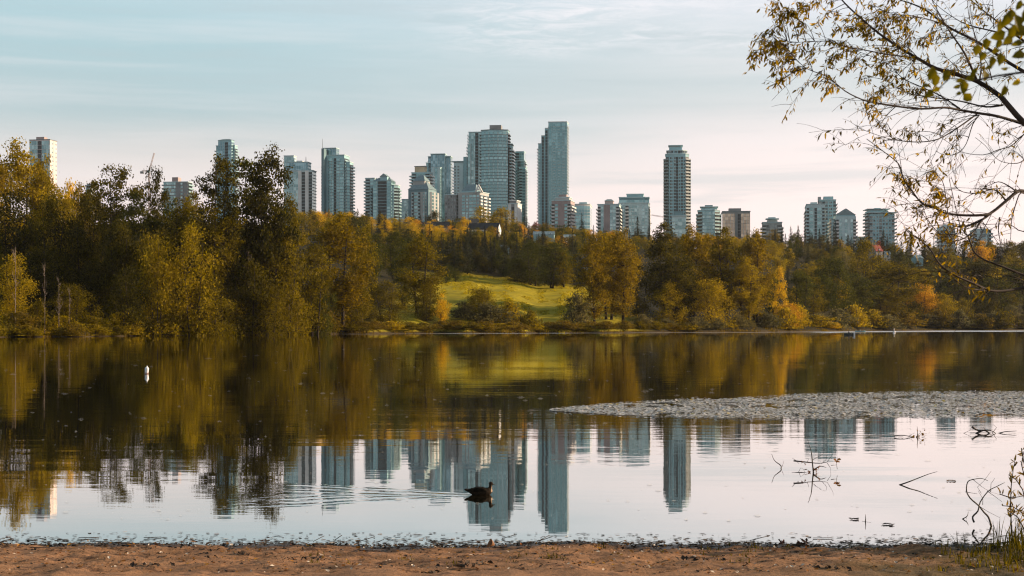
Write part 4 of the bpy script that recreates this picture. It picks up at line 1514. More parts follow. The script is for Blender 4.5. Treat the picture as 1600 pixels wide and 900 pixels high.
def finish_labels():
    buck = {}
    for root, desc, px, yt, where in TREES:
        d = desc
        if where == 'H':
            lm = min(LAND, key=lambda q: abs(q[0] - px))[1]
            Y = root.location.y
            band_ = 'on the ridge' if Y > 1140 else 'midway up' if Y > 950 else 'down the slope'
            d = f'{desc} {band_} below {lm}'
        if where in ('LF', 'W'):
            lm = min(LAND_L, key=lambda q: abs(q[0] - px))[1]
            d = desc + (' under ' if where == 'LF' else ' by ') + lm
        buck.setdefault(d, []).append((px, root))
    for d, L in buck.items():
        if len(L) == 1:
            L[0][1]['label'] = d
            continue
        L.sort(key=lambda q: q[0])
        n = len(L)
        for i, (px, r) in enumerate(L):
            if n == 2: q = ('left', 'right')[i] + ' one'
            elif n == 3: q = ('leftmost', 'middle', 'rightmost')[i] + ' one'
            else: q = 'leftmost one' if i == 0 else 'rightmost one' if i == n - 1 else ORD[i] + ' from left'
            r['label'] = f'{d}, {q}'


finish_labels()


def meadow_grass():
    """rough grass of the meadow and reeds along its shore"""
    rnd = random.Random(44)
    mb = MB()
    for i in range(15000):
        if i < 10500:
            Y = rnd.uniform(470, 705); px = rnd.uniform(684, 925)
            h_ = rnd.uniform(.25, .7)
            if vnoise_m(px * .05, Y * .06) < -.1: continue
        else:
            break
            px = rnd.uniform(-20, 1560); Y = shore_y((px - 800) / FPX) + rnd.uniform(.2, 6)
            if px > 510 and rnd.random() < .6: continue
            h_ = rnd.uniform(.5, 1.5)
        x = (px - 800) / FPX * Y
        z = ground_z(x, Y) - .1
        if z < -.3: continue
        a = rnd.uniform(0, 3.14); w_ = rnd.uniform(.3, .9)
        dx, dy = math.cos(a) * w_, math.sin(a) * w_
        lx, ly = rnd.gauss(0, .3) * h_, rnd.gauss(0, .3) * h_
        for k in range(3):
            o = (k - 1) * .6
            mb.face([(x + dx * (o - .3), Y + dy * (o - .3), z), (x + dx * (o + .3), Y + dy * (o + .3), z), (x + dx * o + lx, Y + dy * o + ly, z + h_ * rnd.uniform(.6, 1.1))])
    tag(mb.build('meadow_grass', leafmat('meadow_blade', (.20, .165, .010), (.37, .28, .014), trans=.5, patch=.05)), 'rough yellow green grass of the sunlit meadow and the shore rim', 'grass', kind='stuff')


_mg = np.random.default_rng(8).normal(size=(64, 64))


def vnoise_m(x, y):
    xi, yi = math.floor(x), math.floor(y)
    fx, fy = x - xi, y - yi
    g = lambda i, j: _mg[i % 64][j % 64]
    return (g(xi, yi) * (1 - fx) + g(xi + 1, yi) * fx) * (1 - fy) + (g(xi, yi + 1) * (1 - fx) + g(xi + 1, yi + 1) * fx) * fy


meadow_grass()


def shore_reeds():
    """reeds and sedge in clumps along the far waterline"""
    rnd = random.Random(45)
    mb = MB()
    for c in range(260):
        px0 = rnd.uniform(-20, 1600)
        Y0 = shore_y((px0 - 800) / FPX) + rnd.uniform(.3, 4)
        x0 = (px0 - 800) / FPX * Y0
        h0 = rnd.uniform(.4, 1.3)
        for k in range(rnd.randint(8, 34)):
            x, Y = x0 + rnd.gauss(0, 1.6), Y0 + rnd.gauss(0, .8)
            z = ground_z(x, Y) - .1
            if z < -.2: continue
            a = rnd.uniform(0, 3.14); w_ = rnd.uniform(.08, .22); h_ = h0 * rnd.uniform(.5, 1.2)
            mb.face([(x - math.cos(a) * w_, Y - math.sin(a) * w_, z), (x + math.cos(a) * w_, Y + math.sin(a) * w_, z), (x + rnd.gauss(0, .25) * h_, Y + rnd.gauss(0, .25) * h_, z + h_)])
    tag(mb.build('shore_reeds', LM['reed']), 'reeds and sedge in clumps along the far waterline', 'reeds', kind='stuff')


shore_reeds()

# ------------------------------------------------------------------ near beach
def beach_h(x, y):
    """sand rising from the water edge towards the camera"""
    edge = 14.72 + .10 * math.sin(x * 1.3) + .06 * math.sin(x * 3.1 + 1) - .012 * x
    s = edge - y
    z = s * .055 if s > 0 else s * .12
    if s > 0: z += .02 * smooth(0, .5, s)
    return z


_bn = np.random.default_rng(3)
_grid = _bn.normal(size=(97, 97))


def vnoise(x, y):
    xi, yi = math.floor(x), math.floor(y)
    fx, fy = x - xi, y - yi
    fx, fy = fx * fx * (3 - 2 * fx), fy * fy * (3 - 2 * fy)
    g = lambda i, j: _grid[i % 97][j % 97]
    return (g(xi, yi) * (1 - fx) + g(xi + 1, yi) * fx) * (1 - fy) + (g(xi, yi + 1) * (1 - fx) + g(xi + 1, yi + 1) * fx) * fy


def sand_z(x, y):
    z = beach_h(x, y)
    b = .013 * vnoise(x * 1.7, y * 2.2) + .010 * vnoise(x * 4, y * 6) + .011 * vnoise(x * 10, y * 13)
    e = 14.72 - .012 * x - y
    b += .016 * max(0, vnoise(x * 3.1 + 9, y * 7)) * smooth(.9, .1, abs(e - .35))
    return z + b * smooth(-.15, .3, e)


def sand_material():
    m, nt, out = newmat('beach_sand')
    geo = N(nt, 'ShaderNodeNewGeometry')
    pos = geo.outputs['Position']
    a = noise(nt, mapping(nt, pos, (.9, 2.2, 1)), 1.0, 6, .65)
    b = noise(nt, mapping(nt, pos, (4.5, 8, 5)), 1.0, 7, .75)
    f = noise(nt, mapping(nt, pos, (60, 60, 60)), 1.0, 3, .7)
    c = mixrgb(nt, maprange(nt, a, .35, .68), (.33, .172, .082), (.175, .092, .044))
    c = mixrgb(nt, maprange(nt, b, .50, .63), c, (.080, .038, .019))
    c = mixrgb(nt, maprange(nt, f, .5, .75, 0, .6), c, (.16, .085, .045))
    c = mixrgb(nt, maprange(nt, f, .40, .25, 0, .5), c, (.52, .32, .19))
    # the wet dark rim along the water, its inner edge uneven
    sp = N(nt, 'ShaderNodeSeparateXYZ'); nt.links.new(pos, sp.inputs[0])
    d = math_n(nt, 'ADD', math_n(nt, 'MULTIPLY_ADD', sp.outputs[0], .012, -14.72), sp.outputs[1])
    d = math_n(nt, 'ADD', d, math_n(nt, 'MULTIPLY_ADD', noise(nt, mapping(nt, pos, (1.6, 3, 1)), 1, 5, .7), 1.1, -.55))
    wet = maprange(nt, d, -.62, -.30)
    c = mixrgb(nt, wet, c, (.030, .018, .011))
    # trodden grass on the right
    gx = math_n(nt, 'ADD', math_n(nt, 'SUBTRACT', sp.outputs[0], math_n(nt, 'MULTIPLY', sp.outputs[1], .8)), math_n(nt, 'MULTIPLY_ADD', noise(nt, mapping(nt, pos, (1.2, 2, 1)), 1, 4, .7), 3.2, -1.6))
    c = mixrgb(nt, maprange(nt, gx, -7.9, -6.2, 0, .8), c, (.075, .055, .016))
    p = N(nt, 'ShaderNodeBsdfPrincipled')
    nt.links.new(c, p.inputs['Base Color'])
    nt.links.new(maprange(nt, wet, 0, 1, .95, .38, False), p.inputs['Roughness'])
    p.inputs['Specular IOR Level'].default_value = .3
    bp = N(nt, 'ShaderNodeBump')
    bp.inputs['Strength'].default_value = .9
    bp.inputs['Distance'].default_value = .03
    nt.links.new(noise(nt, mapping(nt, pos, (14, 14, 14)), 1.0, 6, .7), bp.inputs['Height'])
    nt.links.new(bp.outputs[0], p.inputs['Normal'])
    nt.links.new(p.outputs[0], out.inputs[0])
    return m


def beach():
    xs = [-60, -30, -16, -10] + list(np.arange(-8, 9.01, .06)) + [11, 16, 30, 60]
    ys = [-60, -20, -5, 4, 8, 11] + list(np.arange(12, 16.01, .045)) + [17, 20]
    Vv = [(x, y, sand_z(x, y)) for x in xs for y in ys]
    n = len(ys)
    F = [(i * n + j, (i + 1) * n + j, (i + 1) * n + j + 1, i * n + j + 1) for i in range(len(xs) - 1) for j in range(n - 1)]
    me = bpy.data.meshes.new('beach')
    me.from_pydata(Vv, [], F)
    me.polygons.foreach_set('use_smooth', [True] * len(F))
    me.materials.append(sand_material())
    tag(link('sandy_beach', me), kind='structure')


beach()

# ------------------------------------------------------------------ what lies loose: uncountable litter, pads, specks, grass
M_LITTER = plain('litter_dark', (.035, .022, .013), .8, var=.4, vscale=9)
M_LEAFLIT = leafmat('litter_leaf', (.20, .07, .02), (.40, .22, .03), trans=.15, patch=3)
M_PALE = plain('litter_pale', (.55, .47, .38), .7, var=.2, vscale=9)


def scatter_chips(mb, rnd, x, y, z, s, m, tilt=.5, flat=.25):
    """a small curled chip or leaf of five corners"""
    M = Matrix.Translation((x, y, z)) @ Matrix.Rotation(rnd.uniform(0, 6.28), 4, 'Z') @ Matrix.Rotation(rnd.uniform(-tilt, tilt), 4, 'X') @ Matrix.Rotation(rnd.uniform(-tilt, tilt), 4, 'Y')
    k = rnd.uniform(.35, .8)
    a = [(-s, 0, 0), (-.2 * s, -k * s, flat * s), (s, 0, 0), (.1 * s, k * s, flat * s * .6)]
    a = [M @ Vector(p) for p in a]
    mb.face([a[0], a[1], a[2]], m)
    mb.face([a[0], a[2], a[3]], m)


def litter():
    rnd = random.Random(9)
    mb = MB()
    for i in range(5200):                          # drift line and shallow water
        x = rnd.uniform(-6.5, 7.5)
        e = 14.72 - .012 * x
        d = rnd.gauss(.02, .26) if rnd.random() < .75 else rnd.uniform(-.9, .9)
        if x > 2.5 and rnd.random() < .35: d = -rnd.uniform(0, 1.7) * smooth(2, 6.5, x)
        y = e - d
        z = max(sand_z(x, y), 0) + .006
        s = rnd.uniform(.008, .030) * (1.3 if d < 0 else 1)
        scatter_chips(mb, rnd, x, y, z, s, 0 if rnd.random() < .88 else rnd.choice([1, 1, 2]), .6 if d > 0 else .08, .25 if d > 0 else .03)
    for i in range(3800):                          # on the sand
        x, y = rnd.uniform(-6, 7), rnd.uniform(12, 14.6)
        scatter_chips(mb, rnd, x, y, sand_z(x, y) + .006, rnd.uniform(.008, .024), rnd.choice([0, 0, 0, 1, 1, 2]))
    for i in range(22):                            # clods
        x, y = rnd.uniform(-6, 7), rnd.uniform(12, 14.9)
        for k in range(16):
            scatter_chips(mb, rnd, x + rnd.gauss(0, .11), y + rnd.gauss(0, .03), sand_z(x, y) + rnd.uniform(0, .02), rnd.uniform(.015, .035), 0, 1.0)
    for i in range(260):                           # fine sticks
        x = rnd.uniform(-6.5, 7.5)
        y = 14.72 - rnd.gauss(.05, .25)
        z = max(sand_z(x, y), 0) + .008
        a = rnd.gauss(0, .5)
        L = rnd.uniform(.05, .22)
        mb.tube([(x, y, z), (x + math.cos(a) * L, y + math.sin(a) * L, z + rnd.uniform(0, .05) * (rnd.random() < .3))], .004, 3, 0)
    o = mb.build('shore_litter', [M_LITTER, M_LEAFLIT, M_PALE])
    tag(o, 'dark leaf litter and bits of wood along the water edge', 'litter', kind='stuff')


litter()


def lily_pads():
    m, nt, out = newmat('lily_pad')
    geo = N(nt, 'ShaderNodeNewGeometry')
    rp = geo.outputs['Random Per Island']
    c = mixrgb(nt, maprange(nt, rp, .80, .95), (.42, .40, .365), (.42, .31, .05))  # pale grey base holds the sky sheen of the pads as colour
    c = mixrgb(nt, maprange(nt, rp, .2, .0, 0, .8), c, (.24, .19, .15))
    p = N(nt, 'ShaderNodeBsdfPrincipled')
    nt.links.new(c, p.inputs['Base Color'])
    setin(p, Roughness=.30)
    p.inputs['Specular IOR Level'].default_value = .9
    nt.links.new(p.outputs[0], out.inputs[0])
    rnd = random.Random(15)
    mb = MB()
    top = [(860, 640), (900, 635), (960, 630), (1060, 624), (1160, 621), (1260, 615), (1420, 612), (1640, 611)]
    bot = [(860, 643), (900, 645), (980, 650), (1100, 654), (1200, 655), (1350, 656), (1640, 653)]
    for i in range(38000):
        px = 860 + (1670 - 860) * rnd.random() ** .8
        t, b = lerp_table(top, px), lerp_table(bot, px)
        # spread evenly over the water surface, not over the picture rows
        d0, d1 = dist(b), dist(t)
        Y = d1 + (d0 - d1) * rnd.random()
        f = (Y - d0) / (d1 - d0)
        dens = vnoise(px * .02, Y * .6) + .9 * vnoise(px * .06 + 7, Y * 1.5)
        if dens < -.55 - .4 * smooth(.1, .3, f) * smooth(.95, .8, f) - .6 * smooth(1150, 1350, px): continue
        edge = min(smooth(0, .12, f), smooth(1, .8, f))
        if rnd.random() > .35 + .65 * edge: continue
        x = (px - 800) / FPX * Y
        r = rnd.uniform(.020, .052)
        up = rnd.random() < .07
        tl = rnd.uniform(.2, .6) if up else abs(rnd.gauss(0, .03))
        an = rnd.uniform(0, 6.28)
        M = Matrix.Translation((x, Y, .010 + rnd.uniform(0, .012) + (r * tl * .6))) @ Matrix.Rotation(an, 4, 'Z') @ Matrix.Rotation(tl, 4, 'X')
        ns = 7
        cen = M @ Vector((0, 0, 0))
        ring = [M @ Vector((r * math.cos(.3 + k / (ns - 1) * 5.7), r * math.sin(.3 + k / (ns - 1) * 5.7), r * .05 * rnd.uniform(-.5, 1))) for k in range(ns)]
        n0 = len(mb.v)
        mb.v.append(tuple(cen)); mb.v += [tuple(q) for q in ring]
        for k in range(ns - 1):
            mb.f.append((n0, n0 + 1 + k, n0 + 2 + k)); mb.m.append(0); mb.uv.append(None); mb.sm.append(False)
    o = mb.build('lily_pads', m)
    tag(o, 'wide mat of pale floating lily pads on the right half of the lake', 'lily pads', kind='stuff')


lily_pads()


def specks():
    rnd = random.Random(4)
    mb = MB()
    M_SP = plain('floating_fluff', (.75, .74, .68), .6, var=.1)
    for i in range(560):
        py = 545 + 270 * rnd.random() ** 1.2
        Y = dist(py)
        x = (rnd.uniform(-20, 1620) - 800) / FPX * Y
        if rnd.random() < .7:
            s = rnd.uniform(.006, .014) * (Y / 30)
        else:
            s = rnd.uniform(.010, .026) * (Y / 30)
        wd = s * rnd.uniform(1, 4)
        ns = 6
        mb.face([(x + wd * math.cos(k * PI / 3), Y + s * math.sin(k * PI / 3), .006) for k in range(ns)])
        mb.face([(x + wd * .6 * math.cos(k * PI / 3), Y + s * .6 * math.sin(k * PI / 3), .006 + s * .7) for k in range(ns)])
    o = mb.build('floating_fluff', M_SP)
    tag(o, 'pale seed fluff and specks drifting on the dark water', 'fluff', kind='stuff')


specks()

# ------------------------------------------------------------------ duck
def remeshed(name, parts, voxel, mat, parent=None):
    """join overlapping closed shapes into one continuous skin"""
    mb = MB()
    for p in parts: p(mb)
    me = mb.mesh(name + '_raw', [mat])
    o = bpy.data.objects.new(name, me)
    COL.objects.link(o)
    md = o.modifiers.new('skin', 'REMESH'); md.mode = 'VOXEL'; md.voxel_size = voxel
    sm = o.modifiers.new('soft', 'SMOOTH'); sm.iterations = 4; sm.factor = .5
    dg = bpy.context.evaluated_depsgraph_get()
    me2 = bpy.data.meshes.new_from_object(o.evaluated_get(dg))
    o.modifiers.clear()
    o.data = me2
    me2.polygons.foreach_set('use_smooth', [True] * len(me2.polygons))
    me2.materials.clear(); me2.materials.append(mat)
    if parent: o.parent = parent
    return o


def loft(secs, sides=14):
    """secs: (x, z, half height, half width) from tail to front, along +X"""
    def f(mb):
        n0 = len(mb.v)
        for x, z, rz, ry in secs:
            for k in range(sides):
                a = 2 * PI * k / sides
                mb.v.append((x, ry * math.cos(a), z + rz * math.sin(a)))
        for i in range(len(secs) - 1):
            for k in range(sides):
                k2 = (k + 1) % sides
                mb.f.append((n0 + i * sides + k, n0 + i * sides + k2, n0 + (i + 1) * sides + k2, n0 + (i + 1) * sides + k)); mb.m.append(0); mb.uv.append(None); mb.sm.append(True)
        mb.f.append(tuple(n0 + k for k in reversed(range(sides)))); mb.f.append(tuple(n0 + (len(secs) - 1) * sides + k for k in range(sides)))
        mb.m += [0, 0]; mb.uv += [None, None]; mb.sm += [True, True]
    return f


def duck():
    m, nt, out = newmat('duck_plumage')
    tc_ = N(nt, 'ShaderNodeTexCoord')
    sp = N(nt, 'ShaderNodeSeparateXYZ'); nt.links.new(tc_.outputs['Object'], sp.inputs[0])
    nz = noise(nt, mapping(nt, tc_.outputs['Object'], (40, 60, 60)), 1, 4)
    c = mixrgb(nt, maprange(nt, nz, .35, .65), (.012, .009, .006), (.035, .022, .013))
    fr = maprange(nt, math_n(nt, 'ADD', sp.outputs[0], math_n(nt, 'MULTIPLY', sp.outputs[2], -.10)), .112, .128)
    lo = math_n(nt, 'MULTIPLY', maprange(nt, sp.outputs[2], .030, .042), maprange(nt, sp.outputs[2], .130, .112))
    c = mixrgb(nt, math_n(nt, 'MULTIPLY', math_n(nt, 'MULTIPLY', fr, lo), .9), c, (.50, .36, .25))
    p = N(nt, 'ShaderNodeBsdfPrincipled'); nt.links.new(c, p.inputs['Base Color']); setin(p, Roughness=.8)
    p.inputs['Specular IOR Level'].default_value = .12
    nt.links.new(p.outputs[0], out.inputs[0])
    root = empty('duck', (DUCK.x, DUCK.y, 0), 0, 'dark brown duck with pale throat swimming to the right', 'duck')
    body = loft([(-.175, .052, .006, .012), (-.155, .050, .020, .034), (-.12, .044, .042, .056), (-.06, .036, .055, .070), (.0, .034, .058, .072), (.06, .036, .054, .064), (.10, .042, .050, .048), (.125, .046, .032, .032), (.138, .048, .014, .014)])
    def neck(mb):
        mb.tube([(.088, 0, .045), (.108, 0, .075), (.114, 0, .100), (.116, 0, .125), (.119, 0, .142)], [.036, .026, .0215, .0205, .022], 12)
    head = loft([(.094, .140, .006, .005), (.101, .141, .019, .015), (.114, .142, .0245, .019), (.130, .140, .0215, .017), (.144, .135, .0135, .012), (.150, .132, .007, .007)])
    tail = loft([(-.212, .066, .010, .016), (-.185, .060, .018, .034), (-.14, .045, .02, .04)])
    remeshed('body', [body, neck, head, tail], .0045, m, root)
    mb = MB(); loft([(.142, .133, .008, .008), (.155, .128, .0055, .0075), (.172, .122, .0035, .0085), (.181, .119, .0018, .006)], 10)(mb)
    mb.build('bill', plain('duck_bill', (.06, .05, .02), .4), root)
    for s in (-1, 1):
        mb = MB()
        loft([(-.165, .066, .004, .004), (-.13, .062, .012, .006), (-.06, .066, .030, .008), (.02, .064, .032, .009), (.06, .050, .020, .006), (.075, .048, .006, .003)], 10)(mb)
        mb.v = [(x, y + s * (.056 + .012 * math.sin(PI * (x + .165) / .24)), z) for x, y, z in mb.v]
        mb.build('wing', plain('duck_wing', (.014, .010, .006), .85, spec=.1, var=.35, vscale=25), root)
    for s in (-1, 1):
        mb = MB(); mb.lathe([(.0005, -.003), (.003, 0), (.0005, .003)], 8, center=(.131, s * .0165, .145)); mb.build('eye', plain('duck_eye', (.01, .01, .01), .1), root)


duck()

# ------------------------------------------------------------------ buoys and boats
def marker_jug():
    p = at(229, 584, dist(584)); p.z = 0
    root = empty('marker_buoy', p, .4, 'white bottle shaped buoy floating on dark water at left', 'buoy')
    root.rotation_euler = (R(2), R(3), .4)
    k = 1.0
    mb = MB()
    mb.lathe([(.066, -.08), (.077, -.04), (.078, .0), (.082, .10), (.088, .18), (.092, .235), (.085, .262), (.056, .285), (.034, .298)], 20)
    mb.build('float_body', plain('buoy_white', (.72, .74, .76), .4, var=.05, vscale=5), root)
    mb = MB(); mb.lathe([(.0815, .012), (.083, .018), (.084, .042), (.083, .046)], 20); mb.build('band', plain('buoy_band', (.22, .07, .03), .6), root)
    mb = MB(); mb.lathe([(.030, .298), (.034, .303), (.034, .342), (.028, .352), (.004, .354)], 14); mb.build('cap', plain('buoy_cap', (.80, .78, .74), .4, var=.04), root)


marker_jug()


def can_buoy():
    p = at(1397, 519.5, 530); p.z = 0
    root = empty('mooring_buoy', p, 0, 'tiny white buoy on the far right water near the bright strip', 'buoy')
    mb = MB(); mb.lathe([(.25, -.2), (.42, -.1), (.46, .15), (.42, .42), (.25, .58), (.12, .62)], 16); mb.build('float_body', plain('buoy2_white', (.8, .8, .8), .4, var=.04), root)
    mb = MB(); mb.lathe([(.10, .62), (.10, 1.0), (.20, 1.02), (.20, 1.3), (.05, 1.35)], 12); mb.build('topmark', plain('buoy2_top', (.75, .72, .68), .4, var=.04), root)


can_buoy()


def hull(mb, L, W, H, m=0, mi=1, point=1.0):
    """open boat hull along X with a rounded keel, outer skin, rim and inside"""
    st = 13
    def sec(t, inset):
        x = -L / 2 + L * t
        k = math.sin(PI * min(1, max(0, t))) ** (.5 * point) if point else min(1, (1 - t) * 4 + .15)
        hw = max(.02, W / 2 * k - inset)
        sh = .18 * H * (2 * t - 1) ** 2
        out = []
        for j in range(9):
            a = PI * j / 8
            out.append((x * (1 - inset * .06), -hw * math.cos(a), (H + sh) - (H * (1 - .12 * (1 - k)) - inset) * math.sin(a) ** .6))
        return out
    for inset, mat, flip in ((0, m, False), (.05, mi, True)):
        S = [sec(i / (st - 1), inset) for i in range(st)]
        for i in range(st - 1):
            for j in range(8):
                q = [S[i][j], S[i][j + 1], S[i + 1][j + 1], S[i + 1][j]]
                mb.face(q[::-1] if flip else q, mat, smooth=True)
    A, B = [sec(i / (st - 1), 0) for i in range(st)], [sec(i / (st - 1), .05) for i in range(st)]
    for i in range(st - 1):
        for j in (0, 8):
            mb.face([A[i][j], A[i + 1][j], B[i + 1][j], B[i][j]], m)


def seated_person(root_loc, rz, label, shirt, group=None):
    """a seated paddler grown as one skin from a skeleton"""
    V_ = [(0, 0, .12), (.02, 0, .32), (.03, 0, .52), (.05, 0, .60), (.07, 0, .72), (.06, 0, .80),
          (.03, .17, .50), (.20, .24, .34), (.42, .18, .36), (.03, -.17, .50), (.20, -.24, .30), (.42, -.18, .30),
          (.22, .11, .16), (.46, .13, .30), (.72, .12, .10), (.22, -.11, .16), (.46, -.13, .30), (.72, -.12, .10)]
    E_ = [(0, 1), (1, 2), (2, 3), (3, 4), (4, 5), (2, 6), (6, 7), (7, 8), (2, 9), (9, 10), (10, 11), (0, 12), (12, 13), (13, 14), (0, 15), (15, 16), (16, 17)]
    rad = [.15, .14, .13, .06, .10, .08, .065, .05, .04, .065, .05, .04, .085, .065, .05, .085, .065, .05]
    me = bpy.data.meshes.new('person')
    me.from_pydata(V_, E_, [])
    o = bpy.data.objects.new('person', me)
    COL.objects.link(o)
    sk = o.modifiers.new('skin', 'SKIN')
    for i, r in enumerate(rad):
        me.skin_vertices[0].data[i].radius = (r, r)
    me.skin_vertices[0].data[0].use_root = True
    ss = o.modifiers.new('sub', 'SUBSURF'); ss.levels = 1; ss.render_levels = 1
    dg = bpy.context.evaluated_depsgraph_get()
    m2 = bpy.data.meshes.new_from_object(o.evaluated_get(dg))
    o.modifiers.clear(); o.data = m2
    m2.materials.clear()
    for mt in (shirt, plain('skin_tone', (.35, .20, .13), .6), plain('trousers', (.03, .035, .05), .8)):
        m2.materials.append(mt)
    for f in m2.polygons:
        c = f.center
        f.material_index = 1 if c.z > .60 or (c.x > .34 and abs(c.y) > .15 and c.z > .26 and c.x < .47) else 2 if (c.z < .24 or c.x > .3) else 0
        f.use_smooth = True
    o.location = root_loc; o.rotation_euler = (0, 0, rz)
    tag(o, label, 'person', group)
    hb = MB(); hb.lathe([(.085, .74), (.105, .78), (.10, .84), (.06, .88), (.01, .89)], 12, center=(.055, 0, 0)); hb.build('hair', plain('hair_dark', (.02, .014, .01), .7), o)
    return o


def boats():
    Y = dist(523.5)
    p = at(1327, 523.5, Y); p.z = 0
    root = empty('rowing_boat', p, R(8), 'small dark rowing boat with a bright white stern on the far water', 'boat')
    mb = MB(); hull(mb, 2.35, 1.1, .55); o = mb.build('hull', [plain('hull_dark', (.02, .035, .04), .5), plain('hull_inside', (.10, .10, .09), .7)], root); o.location = (-.15, 0, -.12)
    mb = MB(); mb.box((1.02, -.42, .02), (1.34, .42, .78)); mb.build('stern_board', plain('stern_white', (.8, .8, .78), .4, var=.04), root)
    for x in (-.5, .35):
        mb = MB(); mb.box((x - .12, -.5, .30), (x + .12, .5, .35)); mb.build('thwart', plain('boat_wood', (.30, .2, .12), .7), root)
    seated_person((p.x - .2, p.y, .25), R(8), 'rower in dark clothes sitting in the small dark boat', plain('coat_dark', (.03, .04, .05), .8), None)
    Y = 585
    p = at(1344, 519, Y); p.z = 0
    root = empty('kayak', p, R(6), 'long pale teal kayak on the far water before the shore', 'kayak')
    mb = MB(); hull(mb, 4.2, .95, .55, point=1.6); o = mb.build('hull', [plain('kayak_teal', (.16, .36, .40), .4), plain('kayak_in', (.05, .06, .06), .7)], root); o.location = (0, 0, -.10)
    mb = MB(); mb.box((-.35, -.28, .12), (.15, .28, .2)); mb.build('seat', plain('kayak_seat', (.04, .04, .04), .7), root)
    seated_person((p.x - .1, p.y, .15), R(6), 'paddler in pale blue top seated in the teal kayak', plain('top_blue', (.35, .45, .55), .8))
    pr = empty('paddle', (p.x + .30, p.y + .03, .50), R(6), 'double bladed paddle held across the teal kayak', 'paddle')
    mb = MB(); mb.tube([(0, -1.0, -.22), (0, 1.0, .22)], .016, 8); mb.build('shaft', plain('paddle_shaft', (.05, .05, .05), .5), pr)
    for s in (-1, 1):
        mb = MB(); mb.box((-.09, s * .98 - .18, s * .24 - .04), (.09, s * .98 + .18, s * .24 - .01)); mb.build('blade', plain('paddle_blade', (.6, .6, .55), .5), pr)


boats()

# ------------------------------------------------------------------ houses on the hill and construction cranes
def house(px, yr, wpx, Y, rz, label, wall, roof, chim=False, dep=9, hw=3.2, hr=3.2):
    X = (px - 800) / FPX * Y
    W = wpx / FPX * Y
    zt = CAM_H + (HOR - yr) / FPX * Y
    zb = zt - hr - hw
    root = empty('house', (X, Y, zb), R(rz), label, 'house', None)
    mb = MB(); mb.box((-W / 2, -dep / 2, -4), (W / 2, dep / 2, hw))
    for s in (-1, 1):
        mb.face([(s * W / 2, -dep / 2 * s, hw), (s * W / 2, dep / 2 * s, hw), (s * W / 2, 0, hw + hr)])
    mb.build('wall', wall, root)
    mb = MB()
    x0, x1, e = -W / 2 - .4, W / 2 + .4, dep / 2 + .5
    zl = hw - .35
    for s in (-1, 1):
        q = [(x0, s * e, zl), (x1, s * e, zl), (x1, 0, hw + hr + .02), (x0, 0, hw + hr + .02)]
        u = [(a, b, c + .25) for a, b, c in q]
        mb.face(u if s < 0 else u[::-1])
        mb.face(q[::-1] if s < 0 else q)
        for i in range(4):
            mb.face([q[i], q[(i + 1) % 4], u[(i + 1) % 4], u[i]])
    ro = mb.build('roof', roof, root)
    if chim:
        mb = MB(); mb.box((-.6, -.9, hw + 1), (.6, .3, hw + hr + 3.4)); mb.build('chimney', WL['pale'], ro)
    n = max(1, int(W / 4))
    for k in range(n):
        cx = -W / 2 + W * (k + .5) / n
        mb = MB(); mb.box((cx - .75, -dep / 2 - .06, .8), (cx + .75, -dep / 2 + .1, 2.3)); wd = mb.build('window', WL['white'], root)
        mb = MB(); mb.face([(cx - .6, -dep / 2 - .065, .92), (cx + .6, -dep / 2 - .065, .92), (cx + .6, -dep / 2 - .065, 2.18), (cx - .6, -dep / 2 - .065, 2.18)], 0, [(0, 0), (1.2, 0), (1.2, 1.2), (0, 1.2)]); mb.build('pane', GL['blue'], wd)
    return root


RED = plain('roof_red', (.24, .05, .04), .8)
DKR = plain('roof_dark', (.030, .036, .040), .8)
GRR = plain('roof_blue', (.16, .24, .28), .7)
house(666, 347, 72, 1130, -6, 'long dark roofed house among yellow trees below the sunlit grey tower', WL['navy'], DKR, hr=4)
house(729, 342, 36, 1150, 10, 'dark roofed house with a tall pale chimney below the A-gabled block', WL['pale'], DKR, True, hr=4.5)
house(757, 349, 48, 1110, -14, 'dark roofed house with white gable right of the chimney house', WL['white'], DKR, hr=4.5, dep=11)
house(850, 362, 32, 1090, -4, 'house with a pale blue roof below the tallest slim tower', WL['teal'], GRR, hr=2.2, hw=1.4)
house(889, 367, 18, 1080, 8, 'small white house right of the pale blue roofed one', WL['white'], GRR, hr=2.4)
house(788, 383, 13, 880, 5, 'small white house glimpsed between dark conifers above the meadow', WL['pale'], GRR, hr=2.0, hw=2)
house(1368, 383, 13, 1150, 24, 'red roofed house below the wide grey tower', WL['brown'], RED, hr=4.5, hw=1.2)
house(1433, 399, 11, 1080, 10, 'pale blue roofed house behind the overhanging twigs', WL['teal'], GRR, hr=2.2, hw=1.5)
house(1386, 393, 8, 1110, -8, 'small white house under the red roofed one', WL['white'], GRR, hr=2.0)


